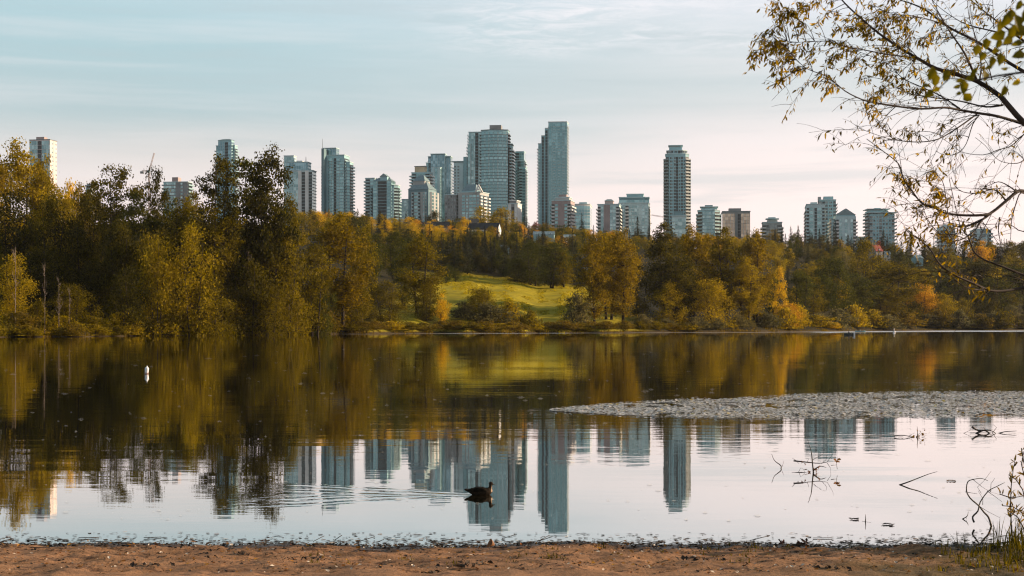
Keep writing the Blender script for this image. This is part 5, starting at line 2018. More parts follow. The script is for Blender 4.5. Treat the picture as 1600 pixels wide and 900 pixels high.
def crane(label, px, ytop, pxe, ye, Y, slew):
    """luffing crane: lattice mast, jib raised between the two pixels, cab"""
    a, b = at(px, ytop, Y), at(pxe, ye, Y)        # jib foot, jib tip
    base = Vector((a.x, Y, ground_z(a.x, Y)))
    root = empty('tower_crane', base, 0, label, 'crane')
    M_C = plain('crane_paint', (.34, .22, .15), .6)
    def lattice(name, p, q, wd, nseg):
        mb = MB()
        d = (q - p).normalized()
        s1 = d.cross(Vector((0, 1, 0))).normalized() * wd
        s2 = d.cross(s1).normalized() * wd
        cs = [s1 + s2, s1 - s2, -s1 - s2, -s1 + s2]
        for c in cs: mb.tube([p + c, q + c], wd * .22, 4)
        for i in range(nseg):
            for k in range(4):
                u, v = cs[k], cs[(k + 1) % 4]
                mb.tube([p.lerp(q, i / nseg) + u, p.lerp(q, (i + 1) / nseg) + v], wd * .13, 3, cap=False)
        return mb.build(name, M_C, root)
    A, B = a - base, b - base
    lattice('mast', Vector((0, 0, 0)), A, .7, 14)
    lattice('jib', A + Vector((0, 0, .4)), B, .45, 14)
    back = Vector((-(B - A).x, 0, 0)).normalized() * 7 + A
    lattice('counter_jib', A + Vector((0, 0, .3)), back + Vector((0, 0, .3)), .7, 3)
    mb = MB(); mb.box((back.x - 1.5, -1.2, back.z - 2), (back.x + 1.5, 1.2, back.z + .2)); mb.build('counterweight', WL['brown'], root)
    mb = MB(); mb.box((A.x - 1, -2.4, A.z - 1.2), (A.x + 1, -1.05, A.z + 1)); mb.build('cab', WL['pale'], root)


crane('construction crane with a steep jib behind the thin lacy tree', 233, 268, 241, 239, 1500, 0)
crane('construction crane with a low orange jib left of the lone tall tower', 1046, 341, 1018, 336, 1600, 0)

# ------------------------------------------------------------------ sticks and branches standing in the shallow water
STICK = plain('wet_wood', (.022, .014, .009), .6, var=.3, vscale=8)


def W0(px, py):
    """point on the water seen at a pixel"""
    p = at(px, py, dist(py)); p.z = 0
    return p


def px_path(base, pts):
    """pixel points at the distance of base, bent a little in depth"""
    out = []
    for i, (x, y) in enumerate(pts):
        q = at(x, y, base.y)
        out.append(q)
    return out


def wobble(pts, rnd, amp):
    return [p + Vector((rnd.gauss(0, amp), rnd.gauss(0, amp * 3), rnd.gauss(0, amp))) for p in pts]


def spline(pts, k=3):
    out = []
    for i in range(len(pts) - 1):
        p0, p1, p2, p3 = pts[max(0, i - 1)], pts[i], pts[i + 1], pts[min(len(pts) - 1, i + 2)]
        for j in range(k):
            t = j / k
            out.append(.5 * ((2 * p1) + (p2 - p0) * t + (2 * p0 - 5 * p1 + 4 * p2 - p3) * t * t + (3 * p1 - p0 - 3 * p2 + p3) * t ** 3))
    return out + [pts[-1]]


def stick_thing(name, label, cat, px, py, main, twigs, r0, leaves=(), group=None, seed=1):
    rnd = random.Random(seed)
    b = W0(px, py)
    root = empty(name, b, 0, label, cat, group)
    for i, path in enumerate(main):
        P3 = [p - b for p in px_path(b, path)]
        P3 = [P3[0]] + [p + Vector((0, rnd.uniform(-.05, .05), 0)) for p in P3[1:]]
        P3 = spline(P3)
        mb = MB(); n = len(P3)
        mb.tube(P3, [r0 * (1 - .75 * j / max(1, n - 1)) for j in range(n)], 6)
        mb.build('branch' if i or len(main) > 1 else 'stem', STICK, root)
    for path in twigs:
        P3 = [p - b + Vector((0, rnd.uniform(-.1, .1), 0)) for p in px_path(b, path)]
        mb = MB(); mb.tube(P3, [r0 * .32, r0 * .2] + [r0 * .15] * (len(P3) - 2) if len(P3) > 2 else [r0 * .32, r0 * .14], 4)
        mb.build('twig', STICK, root)
    if leaves:
        mb = MB()
        for (lx, ly, n, sp) in leaves:
            for k in range(n):
                q = at(lx + rnd.gauss(0, sp), ly + rnd.gauss(0, sp * .7), b.y) - b
                scatter_chips(mb, rnd, q.x, q.y + rnd.gauss(0, .05), max(.01, q.z), rnd.uniform(.018, .034), 0, 1.2, .1)
        mb.build('leaves', M_LEAFLIT, root)
    return root


G_ST = 'dead branches sticking out of the shallow water'
stick_thing('dead_stick', 'single slanting stick rising from the water, mirrored as a V', 'stick', 1405, 757.5, [[(1405, 758), (1420, 752), (1437, 747), (1452, 741), (1464, 736.5)]], [], .011, group=G_ST)
stick_thing('dead_branch', 'forked dead stick standing alone left of the tangled snag', 'stick', 1219, 732, [[(1220, 733), (1221, 728), (1211, 720), (1205, 709)]], [[(1221, 728), (1226, 720.5)]], .010, group=G_ST, seed=2)
stick_thing('driftwood_snag', 'tangled snag of driftwood and thin twigs far right of the duck', 'driftwood', 1265, 738,
            [[(1237, 739), (1252, 738), (1266, 739)], [(1240, 720), (1260, 722), (1280, 724), (1293, 722)], [(1271, 735), (1280, 728), (1290, 730)], [(1271, 738), (1270, 722), (1267, 705), (1262, 690)]],
            [[(1250, 738), (1251, 731), (1256, 733), (1258, 738)], [(1293, 722), (1299, 710), (1303, 702)], [(1270, 720), (1282, 712), (1290, 708)], [(1262, 722), (1262, 716)], [(1245, 720), (1238, 716)], [(1283, 724), (1290, 716), (1292, 708)], [(1248, 724), (1244, 720)], [(1294, 724), (1299, 732), (1300, 738)], [(1298, 727), (1309, 727)], [(1308, 733), (1308, 718)]],
            .012, leaves=[(1308, 720, 10, 1.5), (1256, 722, 8, 4), (1276, 731, 8, 4), (1263, 737, 6, 3)], group=G_ST, seed=3)
stick_thing('dead_branch', 'spiky pale brown branch with few dead leaves near the lily pads', 'branch', 1425, 683, [[(1397, 681), (1412, 680), (1430, 684), (1445, 682)], [(1432, 690), (1433, 678), (1432, 666)]],
            [[(1430, 684), (1444, 677), (1450, 678)], [(1420, 682), (1428, 676)], [(1433, 680), (1440, 674)], [(1440, 683), (1452, 688)], [(1410, 681), (1404, 683)]], .011, leaves=[(1440, 679, 12, 6), (1428, 684, 8, 6)], group=G_ST, seed=4)
stick_thing('dead_branch', 'dark zigzag branch lying on the water near the right edge', 'branch', 1550, 677, [[(1518, 682), (1530, 675), (1540, 673), (1552, 679), (1570, 675), (1589, 673.5)], [(1519, 667), (1530, 673), (1545, 672), (1556, 677)]],
            [[(1552, 678), (1558, 668), (1554, 664)], [(1540, 673), (1536, 668)], [(1497, 684), (1506, 677), (1517, 672)], [(1470, 686), (1490, 685)]], .022, group=G_ST, seed=5)
stick_thing('dead_branch', 'arching bare sapling looping over the shallow water at right', 'branch', 1545, 822,
            [[(1549, 822), (1546, 809), (1539, 801), (1529, 790), (1515, 778), (1508, 766), (1513, 753), (1521, 749), (1535, 748), (1543, 751)], [(1522, 816), (1521, 808), (1527, 798), (1533, 785), (1545, 768), (1557, 760), (1570, 754)]],
            [[(1521, 749), (1532, 760), (1548, 769), (1570, 775)], [(1531, 770), (1530, 762), (1539, 752), (1552, 737)], [(1534, 788), (1532, 778), (1531, 768)], [(1545, 768), (1556, 777), (1562, 783)], [(1529, 791), (1545, 800), (1560, 808)], [(1512, 770), (1528, 772)], [(1545, 768), (1550, 756), (1553, 747)]], .011, group=G_ST, seed=6)
stick_thing('dead_stick', 'short upright twig poking from the water before the sand', 'stick', 1352, 815, [[(1352, 816), (1352, 810), (1351, 803)]], [[(1348, 815), (1358, 815)]], .007, group=G_ST, seed=7)
stick_thing('dead_stick', 'small forked twig at the water edge left of the arching sapling', 'stick', 1505, 811, [[(1504, 811), (1510, 806), (1515, 800)]], [[(1507, 809), (1512, 809)]], .007, group=G_ST, seed=8)
for px, py, L, lab in [(1387, 820, 16, 'flat dark stick floating just right of the upright twig'), (1335, 812, 12, 'thin stick floating left of the upright twig'), (1486, 752, 14, 'raft of dead leaves floating right of the slanting stick')]:
    rnd = random.Random(px)
    b = W0(px, py)
    l = L / FPX * b.y
    mb = MB(); mb.tube([(-l / 2, 0, .006), (0, .03, .012), (l / 2, -.02, .004)], [.003, .006, .004], 6)
    root = empty('floating_stick', b, 0, lab, 'stick', G_ST)
    mb.build('stem', STICK, root)
    mb = MB()
    for k in range(14): scatter_chips(mb, rnd, rnd.uniform(-l / 2, l / 2), rnd.gauss(0, .04), .012, rnd.uniform(.015, .03), 0, .3, .1)
    mb.build('leaves', M_LITTER if py > 800 else M_LEAFLIT, root)


def fallen_leaf():
    p = at(762, 858, 14.4); p.z = sand_z(p.x, p.y)
    mb = MB()
    n = 6
    for i in range(n):
        a0, a1 = i / n, (i + 1) / n
        w0, w1 = .034 * math.sin(PI * a0) + .002, .034 * math.sin(PI * a1) + .002
        z0, z1 = .085 * a0, .085 * a1
        x0, x1 = .03 * math.sin(3 * a0), .03 * math.sin(3 * a1)
        for s in (-1, 1):
            mb.face([(x0, 0, z0), (x0 + s * w0, .018, z0), (x1 + s * w1, .018, z1), (x1, 0, z1)][::s], 0, smooth=True)
    mb.tube([(0, 0, 0), (-.03, 0, -.01)], .003, 5, 0)
    o = mb.build('fallen_leaf', plain('leaf_brown', (.20, .085, .03), .6, var=.3, vscale=20))
    o.location = p + Vector((0, 0, .01)); o.rotation_euler = (0, R(25), .4)
    tag(o, 'curled orange brown leaf standing upright on the drift line', 'leaf')
    for px, py, lab, s in [(1254, 848, 'dark red brown leaf clump at the water edge, right of two', 1.0), (1222, 849, 'dark brown bark lump at the water edge, left of two', .8)]:
        p = at(px, py, 14.75); p.z = sand_z(p.x, p.y)
        rnd = random.Random(px); mb = MB()
        for k in range(30): scatter_chips(mb, rnd, rnd.gauss(0, .03) * s, rnd.gauss(0, .02), abs(rnd.gauss(.02, .02)), rnd.uniform(.02, .04) * s, 0, 1.2)
        o = mb.build('leaf_clump', plain('clump' + str(px), (.10, .035, .02), .7, var=.4, vscale=30)); o.location = p
        tag(o, lab, 'leaf clump')


fallen_leaf()

# ------------------------------------------------------------------ overhanging tree at the right
TW = plain('twig_bark', (.040, .026, .018), .85, var=.3, vscale=4)
LEAF_W = leafmat('leaf_willow_autumn', (.11, .08, .012), (.40, .25, .028), trans=.5, patch=2.5, hue=.1)
LEAF_N = leafmat('leaf_near_green', (.10, .085, .011), (.20, .155, .018), trans=.5, patch=3, hue=.1)


def leaf_blade(mb, p, d, n, L, Wd):
    """pointed blade folded along its midrib and bent at the tip: base p, direction d, face normal n"""
    s = d.cross(n).normalized()
    q1 = p + d * (L * .35); q2 = p + d * (L * .72) - n * (L * .05); t = p + d * L - n * (L * .16)
    f = n * (Wd * .22)
    a1, b1, a2, b2 = q1 + s * Wd * .5 + f, q1 - s * Wd * .5 + f, q2 + s * Wd * .36 + f * .6, q2 - s * Wd * .36 + f * .6
    i = len(mb.v)
    mb.v += [tuple(x) for x in (p, q1, q2, t, a1, a2, b1, b2)]
    for fc in ((i, i + 4, i + 1), (i + 1, i + 4, i + 5, i + 2), (i + 2, i + 5, i + 3), (i, i + 1, i + 6), (i + 1, i + 2, i + 7, i + 6), (i + 2, i + 3, i + 7)):
        mb.f.append(fc); mb.m.append(0); mb.uv.append(None); mb.sm.append(True)


def bez(p0, p1, p2, n=7):
    return [p0 * (1 - t) ** 2 + p1 * 2 * t * (1 - t) + p2 * t * t for t in [i / n for i in range(n + 1)]]


def overhang():
    rnd = random.Random(31)
    Y0 = 12.0
    base = Vector((6.3, 11.6, sand_z(6.3, 11.6)))
    root = empty('overhanging_tree', base, 0, 'half bare autumn willow reaching in from the right picture edge', 'tree')
    loc = lambda p: p - base
    TRK = [(2075, 870, 10.5), (2060, 700, 10.5), (2030, 560, 10.8), (1990, 430, 11), (1930, 330, 11.3)]
    tp = [base + Vector((0, 0, -.15)), base + Vector((-.02, .0, .9)), base + Vector((-.25, .1, 1.9)), base + Vector((-.5, .3, 3.0)), base + Vector((-.9, .5, 4.2)), base + Vector((-1.1, .7, 5.6))]
    mb = MB(); mb.tube([loc(p) for p in tp], [.19, .15, .125, .10, .07, .03], 12); mb.build('trunk', TW, root)
    # limbs: traced outlines with a distance of their own (start, end), thickness at the start in metres
    L = {
        'M1': ([(1690, 262), (1640, 222), (1600, 192), (1568, 156), (1560, 148), (1527, 127), (1497, 117), (1463, 107), (1437, 93), (1410, 77), (1380, 57), (1355, 37), (1327, 12), (1310, -6), (1290, -25)], 11.5, 12.6, .036, 3),
        'M2': ([(1690, 170), (1640, 132), (1600, 112), (1572, 95), (1530, 67), (1483, 43), (1450, 18), (1425, 6), (1400, -2), (1370, -14)], 12.2, 13.5, .026, 4),
        'M3': ([(1527, 127), (1507, 83), (1483, 48), (1463, 13), (1452, -8)], 11.9, 12.3, .014, -1),
        'M4': ([(1700, 128), (1640, 88), (1600, 64), (1565, 38), (1547, 25), (1517, 0), (1495, -20)], 12.8, 13.4, .020, 4),
        'M5': ([(1690, 228), (1640, 206), (1600, 194), (1560, 182), (1530, 177), (1500, 172), (1476, 168), (1440, 170), (1400, 166), (1370, 161), (1348, 156), (1320, 142), (1293, 120), (1260, 107), (1240, 88)], 12.0, 11.2, .019, 3),
        'M6': ([(1568, 164), (1540, 167), (1500, 158), (1454, 152), (1420, 146), (1404, 138), (1388, 128)], 11.9, 12.6, .011, -1),
        'M7': ([(1528, 177), (1496, 200), (1464, 218), (1430, 222), (1400, 218), (1384, 206), (1360, 178)], 12, 11.5, .009, -1),
        'M7b': ([(1430, 222), (1400, 219), (1380, 214), (1352, 204), (1337, 195)], 11.7, 11.4, .005, -1),
        'M8': ([(1530, 180), (1520, 194), (1510, 224), (1496, 240), (1476, 242), (1462, 236)], 12, 12.3, .007, -1),
        'M9': ([(1690, 150), (1640, 180), (1600, 210), (1580, 228), (1560, 234), (1536, 242), (1504, 238), (1490, 228), (1472, 216)], 12.4, 12.4, .009, 4),
        'M10': ([(1600, 250), (1590, 255), (1570, 254), (1555, 246), (1540, 228), (1524, 215)], 12.4, 12.6, .006, -1),
        'M11': ([(1530, 130), (1533, 100), (1525, 60), (1515, 30), (1511, 0), (1508, -15)], 12, 12.6, .009, -1),
        'M12': ([(1550, 125), (1543, 100), (1527, 75), (1521, 45), (1515, 0)], 12, 12.9, .006, -1),
        'M13': ([(1553, 45), (1552, 20), (1550, -10)], 13, 13.2, .006, -1),
        'M14': ([(1568, 120), (1590, 113), (1545, 125), (1520, 122)], 12, 12, .004, -1),
        'M15': ([(1480, 40), (1450, 30), (1420, 24), (1396, 22), (1372, 14)], 12.9, 12.4, .008, -1),
        'M16': ([(1567, 52), (1540, 46), (1510, 38), (1488, 26), (1464, 8), (1450, -10)], 12.9, 13.2, .010, -1),
        'M17': ([(1410, 77), (1392, 60), (1375, 28), (1362, 0)], 12.2, 12.6, .007, -1),
        'M18': ([(1437, 93), (1410, 88), (1385, 85), (1350, 78), (1325, 74), (1300, 66), (1284, 64), (1248, 66), (1230, 64)], 12.1, 11.7, .009, -1),
        'M19': ([(1500, 170), (1470, 150), (1440, 136), (1410, 122), (1385, 98), (1345, 82), (1320, 73)], 11.8, 11.9, .008, -1),
        'M20': ([(1460, 107), (1440, 95), (1420, 76), (1400, 62), (1378, 50), (1356, 46)], 12.1, 12.5, .006, -1),
        'N1': ([(1720, 330), (1650, 306), (1600, 299), (1589, 300), (1572, 314), (1551, 331), (1536, 336), (1498, 336), (1471, 331), (1458, 322), (1441, 318), (1427, 301), (1412, 280), (1404, 256), (1374, 232), (1354, 217)], 11.4, 11.0, .016, 2),
        'N2': ([(1551, 331), (1534, 344), (1509, 353), (1488, 352), (1482, 340), (1475, 290), (1466, 275), (1458, 268)], 11.2, 11.2, .008, -1),
        'N3': ([(1540, 338), (1534, 345), (1521, 362), (1505, 373), (1486, 377), (1471, 369), (1450, 345), (1433, 326), (1403, 301)], 11.2, 10.9, .007, -1),
        'N4': ([(1720, 470), (1650, 448), (1600, 430), (1562, 415), (1536, 405), (1521, 392), (1513, 371), (1500, 352), (1490, 310), (1483, 280)], 11.0, 11.4, .011, 2),
        'N5': ([(1730, 420), (1650, 440), (1600, 449), (1572, 454), (1547, 454), (1519, 442), (1488, 428), (1467, 411), (1454, 390), (1435, 373), (1420, 364), (1416, 356)], 10.9, 10.6, .013, 2),
        'N6': ([(1547, 454), (1530, 453), (1509, 449), (1492, 436), (1480, 424), (1462, 412)], 10.8, 10.7, .007, -1),
        'N7': ([(1600, 302), (1592, 305), (1581, 343), (1579, 373), (1574, 390)], 11.3, 11.4, .006, -1),
        'N8': ([(1562, 340), (1560, 360), (1563, 381), (1560, 410), (1558, 442)], 11.3, 11.2, .005, -1),
        'N9': ([(1650, 355), (1600, 362), (1580, 352), (1560, 350), (1530, 352), (1512, 358)], 11.3, 11.6, .005, 2),
        'N10': ([(1572, 314), (1560, 300), (1548, 296), (1530, 302), (1505, 300), (1492, 290), (1486, 276)], 11.3, 11.5, .007, -1),
        'N11': ([(1589, 300), (1575, 290), (1560, 284), (1545, 290), (1530, 292)], 11.3, 11.6, .006, -1),
        'N12': ([(1488, 377), (1480, 360), (1470, 352), (1452, 352), (1448, 340), (1440, 318)], 11, 11, .004, -1),
        'N13': ([(1640, 470), (1600, 440), (1575, 430), (1560, 437), (1545, 432), (1520, 440)], 11, 11.2, .005, 2),
    }
    nodes = []
    tw, lf = [], MB()
    for name, (path, d0, d1, r0, joint) in L.items():
        n = len(path)
        pts = []
        for i, (x, y) in enumerate(path):
            t = i / (n - 1)
            pts.append(at(x, y, d0 + (d1 - d0) * t + .12 * math.sin(4 * t + len(name))))
        rad = [max(.002, (1.05 if name[0] == 'N' else .78) * r0 * (1 - .86 * (i / (n - 1)) ** .8)) for i in range(n)]
        if joint >= 0:
            pts = [tp[joint]] + pts
            rad = [min(r0 * 1.5, .08)] + rad
        # catmull smoothing
        sp_, sr = [], []
        for i in range(len(pts) - 1):
            p0, p1, p2, p3 = pts[max(0, i - 1)], pts[i], pts[i + 1], pts[min(len(pts) - 1, i + 2)]
            for k in range(3):
                t = k / 3
                sp_.append(.5 * ((2 * p1) + (p2 - p0) * t + (2 * p0 - 5 * p1 + 4 * p2 - p3) * t * t + (3 * p1 - p0 - 3 * p2 + p3) * t ** 3))
                sr.append(rad[i] + (rad[i + 1] - rad[i]) * t)
        sp_.append(pts[-1]); sr.append(rad[-1])
        mb = MB(); mb.tube([loc(p) for p in sp_], sr, 7)
        tw.append((mb, 'branch'))
        nodes += [(p, r, (sp_[min(i + 1, len(sp_) - 1)] - sp_[max(0, i - 1)]).normalized()) for i, (p, r) in enumerate(zip(sp_, sr))]
    twig = MB()

    def pxy(p):
        return 800 + p.x / p.y * FPX, HOR - (p.z - CAM_H) / p.y * FPX

    def leaf_density(px, py):
        d = 0.0
        if py < 150: d = 1.15 if px < 1440 else .6
        elif py < 230: d = .40 if px < 1440 else .16
        elif py < 330: d = .38 if px < 1500 else .28
        elif py < 400: d = .34 if px < 1540 else .12
        else: d = .22 if px < 1530 else .06
        return d

    def leaves_along(pts, dens, size=1.0):
        for i in range(1, len(pts)):
            a, b = pts[i - 1], pts[i]
            k = dens * 2.6 * (b - a).length / .05
            for _ in range(int(k) + (rnd.random() < k % 1)):
                p = a.lerp(b, rnd.random())
                d = Vector((rnd.gauss(-.25, .55), rnd.gauss(0, .6), rnd.gauss(-.75, .5))).normalized()
                n = d.cross(Vector((rnd.gauss(0, 1), rnd.gauss(0, 1), rnd.gauss(0, 1)))).normalized()
                ln = rnd.uniform(.026, .060) * size
                leaf_blade(lf, loc(p + d * .006), d, n, ln, ln * rnd.uniform(.20, .34))

    vis = [q for q in nodes if 1150 < pxy(q[0])[0] < 1640 and -40 < pxy(q[0])[1] < 470]
    # side twigs from every limb, bending down and outwards to the left
    for _ in range(560):
        p, r, d = rnd.choice(vis)
        px, py = pxy(p)
        if py > 200 and rnd.random() < .5: continue
        Lg = rnd.uniform(.10, .42) * (1.25 if py > 150 else 1.0)
        out = (d * rnd.uniform(.5, 1.1) + Vector((rnd.gauss(-.25, .5), rnd.gauss(0, .45), rnd.gauss(-.05, .55)))).normalized()
        e = p + out * Lg + Vector((0, 0, -Lg * rnd.uniform(0, .45)))
        m_ = p + out * Lg * .55 + Vector((0, 0, rnd.uniform(-.12, .10) * Lg))
        pts = bez(p, m_, e)
        r1 = min(r * .6, rnd.uniform(.0016, .0038))
        twig.tube([loc(q) for q in pts], [max(.0011, r1 * (1 - .7 * i / 7)) for i in range(8)], 4, cap=False)
        ex, ey = pxy(e)
        dn = leaf_density(ex, ey)
        if rnd.random() < dn + .12: leaves_along(pts[3:], dn * rnd.uniform(.4, 1.4))
        for k in range(rnd.randint(0, 3)):
            s = pts[rnd.randint(2, 6)]
            o2 = (out + Vector((rnd.gauss(0, .6), rnd.gauss(0, .5), rnd.gauss(-.1, .6)))).normalized() * Lg * rnd.uniform(.25, .55)
            q = bez(s, s + o2 * .5 + Vector((0, 0, .02)), s + o2, 4)
            twig.tube([loc(x) for x in q], [.0017, .0015, .0013, .0011, .0009], 3, cap=False)
            if rnd.random() < dn + .1: leaves_along(q[1:], dn * rnd.uniform(.5, 1.5))
    # leafy sprays where the photograph shows dense tufts
    sprays = [(1178, 84, 1), (1192, 78, 1), (1190, 62, .7), (1205, 47, .8), (1212, 66, .9), (1224, 72, 1), (1235, 84, 1), (1228, 95, .8), (1210, 96, .8), (1216, 108, .7), (1205, 12, .6), (1215, 5, 1), (1225, 24, 1), (1232, 16, 1),
              (1243, 18, 1), (1250, 8, 1), (1222, 38, .9), (1258, 36, .7), (1256, 48, .5), (1262, 10, .8), (1275, 4, .8), (1213, 132, .7), (1228, 120, .7), (1240, 108, .8), (1256, 107, .6), (1268, 84, .5), (1262, 92, .6), (1278, 35, .4), (1294, 60, .6),
              (1298, 88, .5), (1303, 94, .4), (1312, 45, .8), (1318, 64, .8), (1325, 75, .7), (1305, 20, .7), (1298, 4, .7), (1330, 42, .8), (1350, 40, 1), (1355, 55, .8), (1340, 25, .6), (1368, 28, .7), (1362, 10, .6), (1385, 20, .8), (1400, 30, .9), (1412, 45, .8),
              (1422, 55, .7), (1388, 45, .7), (1300, 126, .7), (1292, 142, .6), (1330, 98, .6), (1322, 108, .5), (1352, 122, .7), (1340, 92, .6), (1370, 105, .6), (1378, 135, .6), (1386, 142, .5), (1362, 150, .8), (1358, 165, .6), (1375, 178, .6), (1385, 190, .6),
              (1392, 82, .6), (1418, 70, .5), (1440, 60, .4), (1478, 65, .4), (1432, 145, .7), (1445, 150, .5), (1412, 200, .6), (1420, 207, .6), (1430, 208, .6), (1472, 196, .5), (1492, 212, .4), (1398, 215, .3), (1376, 215, .3), (1362, 232, .3), (1375, 224, .2),
              (1390, 264, .4), (1397, 274, .4), (1405, 278, .4), (1420, 280, .8), (1428, 284, .8), (1422, 292, .6), (1460, 270, .8), (1456, 268, .6), (1466, 305, 1), (1472, 300, 1), (1480, 310, .8), (1453, 307, .6), (1446, 320, .6), (1470, 326, .7), (1480, 334, .5), (1500, 318, .4),
              (1460, 336, .4), (1436, 330, .5), (1530, 296, .6), (1540, 290, .5), (1550, 298, .5), (1560, 295, .4), (1414, 358, .6), (1425, 368, .7), (1435, 373, .6), (1445, 378, .5), (1478, 366, .7), (1485, 372, .6), (1493, 366, .5), (1512, 376, .9), (1474, 350, .4), (1520, 350, .4), (1475, 398, .3), (1490, 420, .6),
              (1498, 426, .6), (1516, 436, .4), (1533, 452, .6), (1538, 460, .4), (1575, 345, .4), (1580, 330, .4), (1562, 300, .3), (1568, 208, .4), (1560, 205, .4), (1582, 235, .4), (1590, 240, .3), (1526, 24, .5), (1534, 34, .4), (1528, 8, .4), (1450, 90, .4), (1480, 95, .3), (1500, 96, .3)]
    for sx, sy, s in sprays:
        best = min((q for q in nodes), key=lambda q: ((lambda u, v: (u - sx - 16) ** 2 + (v - sy) ** 2 * 1.3 + (4000 if u < sx - 2 else 0))(*pxy(q[0]))))
        p = best[0]
        e = at(sx, sy, p.y + rnd.uniform(-.25, .25))
        dv = e - p
        pts = bez(p, p + dv * .5 + Vector((0, 0, .16 * dv.length)), e)
        twig.tube([loc(q) for q in pts], [.0032, .0029, .0026, .0023, .002, .0018, .0015, .0012], 4, cap=False)
        if dv.length > .25: leaves_along(pts[2:], .25 * s)
        for k in range(int(8 * s) + 2):
            d = Vector((rnd.gauss(-.3, .7), rnd.gauss(0, .7), rnd.gauss(-.1, .7))).normalized() * rnd.uniform(.04, .10)
            q = bez(e - dv.normalized() * rnd.uniform(0, .06), e + d * .5 + Vector((0, 0, .01)), e + d, 3)
            twig.tube([loc(x) for x in q], [.0015, .0013, .0011, .0009], 3, cap=False)
            leaves_along(q, rnd.uniform(.8, 1.5) * s)
    for mb, nm in tw: mb.build(nm, TW, root)
    twig.build('twigs', TW, root)['kind'] = 'stuff'
    lf.build('foliage', LEAF_W, root)['kind'] = 'stuff'


overhang()


def near_sapling():
    """round leaved sapling closer to the camera, out of focus, its stem outside the frame"""
    rnd = random.Random(8)
    b = Vector((1.95, 3.4, sand_z(1.95, 3.4)))
    root = empty('leafy_sapling', b, 0, 'blurred round leaved branch close to the camera at upper right', 'sapling')
    D = 3.5
    stem = [Vector((0, 0, -.05)), Vector((-.05, .02, 1.0)), Vector((-.12, .05, 1.9)), at(1680, 95, D) - b, at(1650, 10, D + .1) - b]
    mb = MB(); mb.tube(stem, [.022, .018, .014, .008, .004], 8); mb.build('stem', TW, root)
    br = [[(1680, 95), (1640, 72), (1600, 48), (1575, 36)], [(1680, 95), (1630, 90), (1600, 66), (1565, 70), (1550, 80), (1530, 88)], [(1680, 95), (1620, 110), (1560, 118), (1520, 126), (1484, 122), (1465, 140)], [(1650, 10), (1620, 5), (1595, 8)], [(1680, 95), (1630, 82), (1600, 84)]]
    for path in br:
        pts = [at(x, y, D + .05 * i) - b for i, (x, y) in enumerate(path)]
        mb = MB(); mb.tube(pts, [.004, .003, .0025, .002, .0016, .0014][:len(pts)], 5); mb.build('branch', TW, root)
    lv = [(1573, 30, 30, 250), (1582, 50, 26, 260), (1590, 35, 30, 290), (1598, 50, 28, 200), (1565, 40, 24, 230), (1560, 55, 26, 205), (1600, 25, 22, 270), (1580, 22, 20, 80), (1592, 8, 18, 250), (1541, 68, 20, 265), (1560, 68, 18, 260), (1575, 63, 18, 215), (1590, 68, 20, 190),
          (1527, 78, 20, 250), (1536, 88, 17, 240), (1550, 96, 20, 255), (1563, 92, 22, 265), (1556, 80, 14, 200), (1592, 86, 24, 195), (1570, 107, 12, 190), (1545, 106, 12, 200), (1520, 113, 20, 250), (1539, 118, 20, 265), (1516, 122, 18, 200), (1500, 126, 14, 190), (1478, 118, 20, 255), (1462, 125, 22, 265), (1455, 115, 24, 255),
          (1446, 134, 14, 195), (1463, 140, 14, 200), (1506, 136, 24, 270), (1495, 135, 12, 210), (1498, 146, 10, 200), (1512, 152, 20, 320), (1452, 146, 18, 225), (1588, 130, 14, 190), (1568, 142, 20, 260)]
    for (x, y, s, an) in lv:
        Dd = D + rnd.uniform(-.12, .2)
        c = at(x, y, Dd) - b
        ln = s / FPX * Dd
        a = R(an)
        d = Vector((math.cos(a), rnd.uniform(-.4, .4), -math.sin(a) if an < 0 else math.sin(a))).normalized()
        n = Vector((rnd.gauss(0, .35), -1, rnd.gauss(0, .45))).normalized()
        n = (n - d * n.dot(d)).normalized()
        mb = MB(); leaf_blade(mb, c - d * ln * .5, d, n, ln, ln * rnd.uniform(.6, .78)); 
        mb.tube([c - d * ln * .5, c - d * ln * .75], .0008, 3)
        mb.build('leaf', LEAF_N, root)


near_sapling()


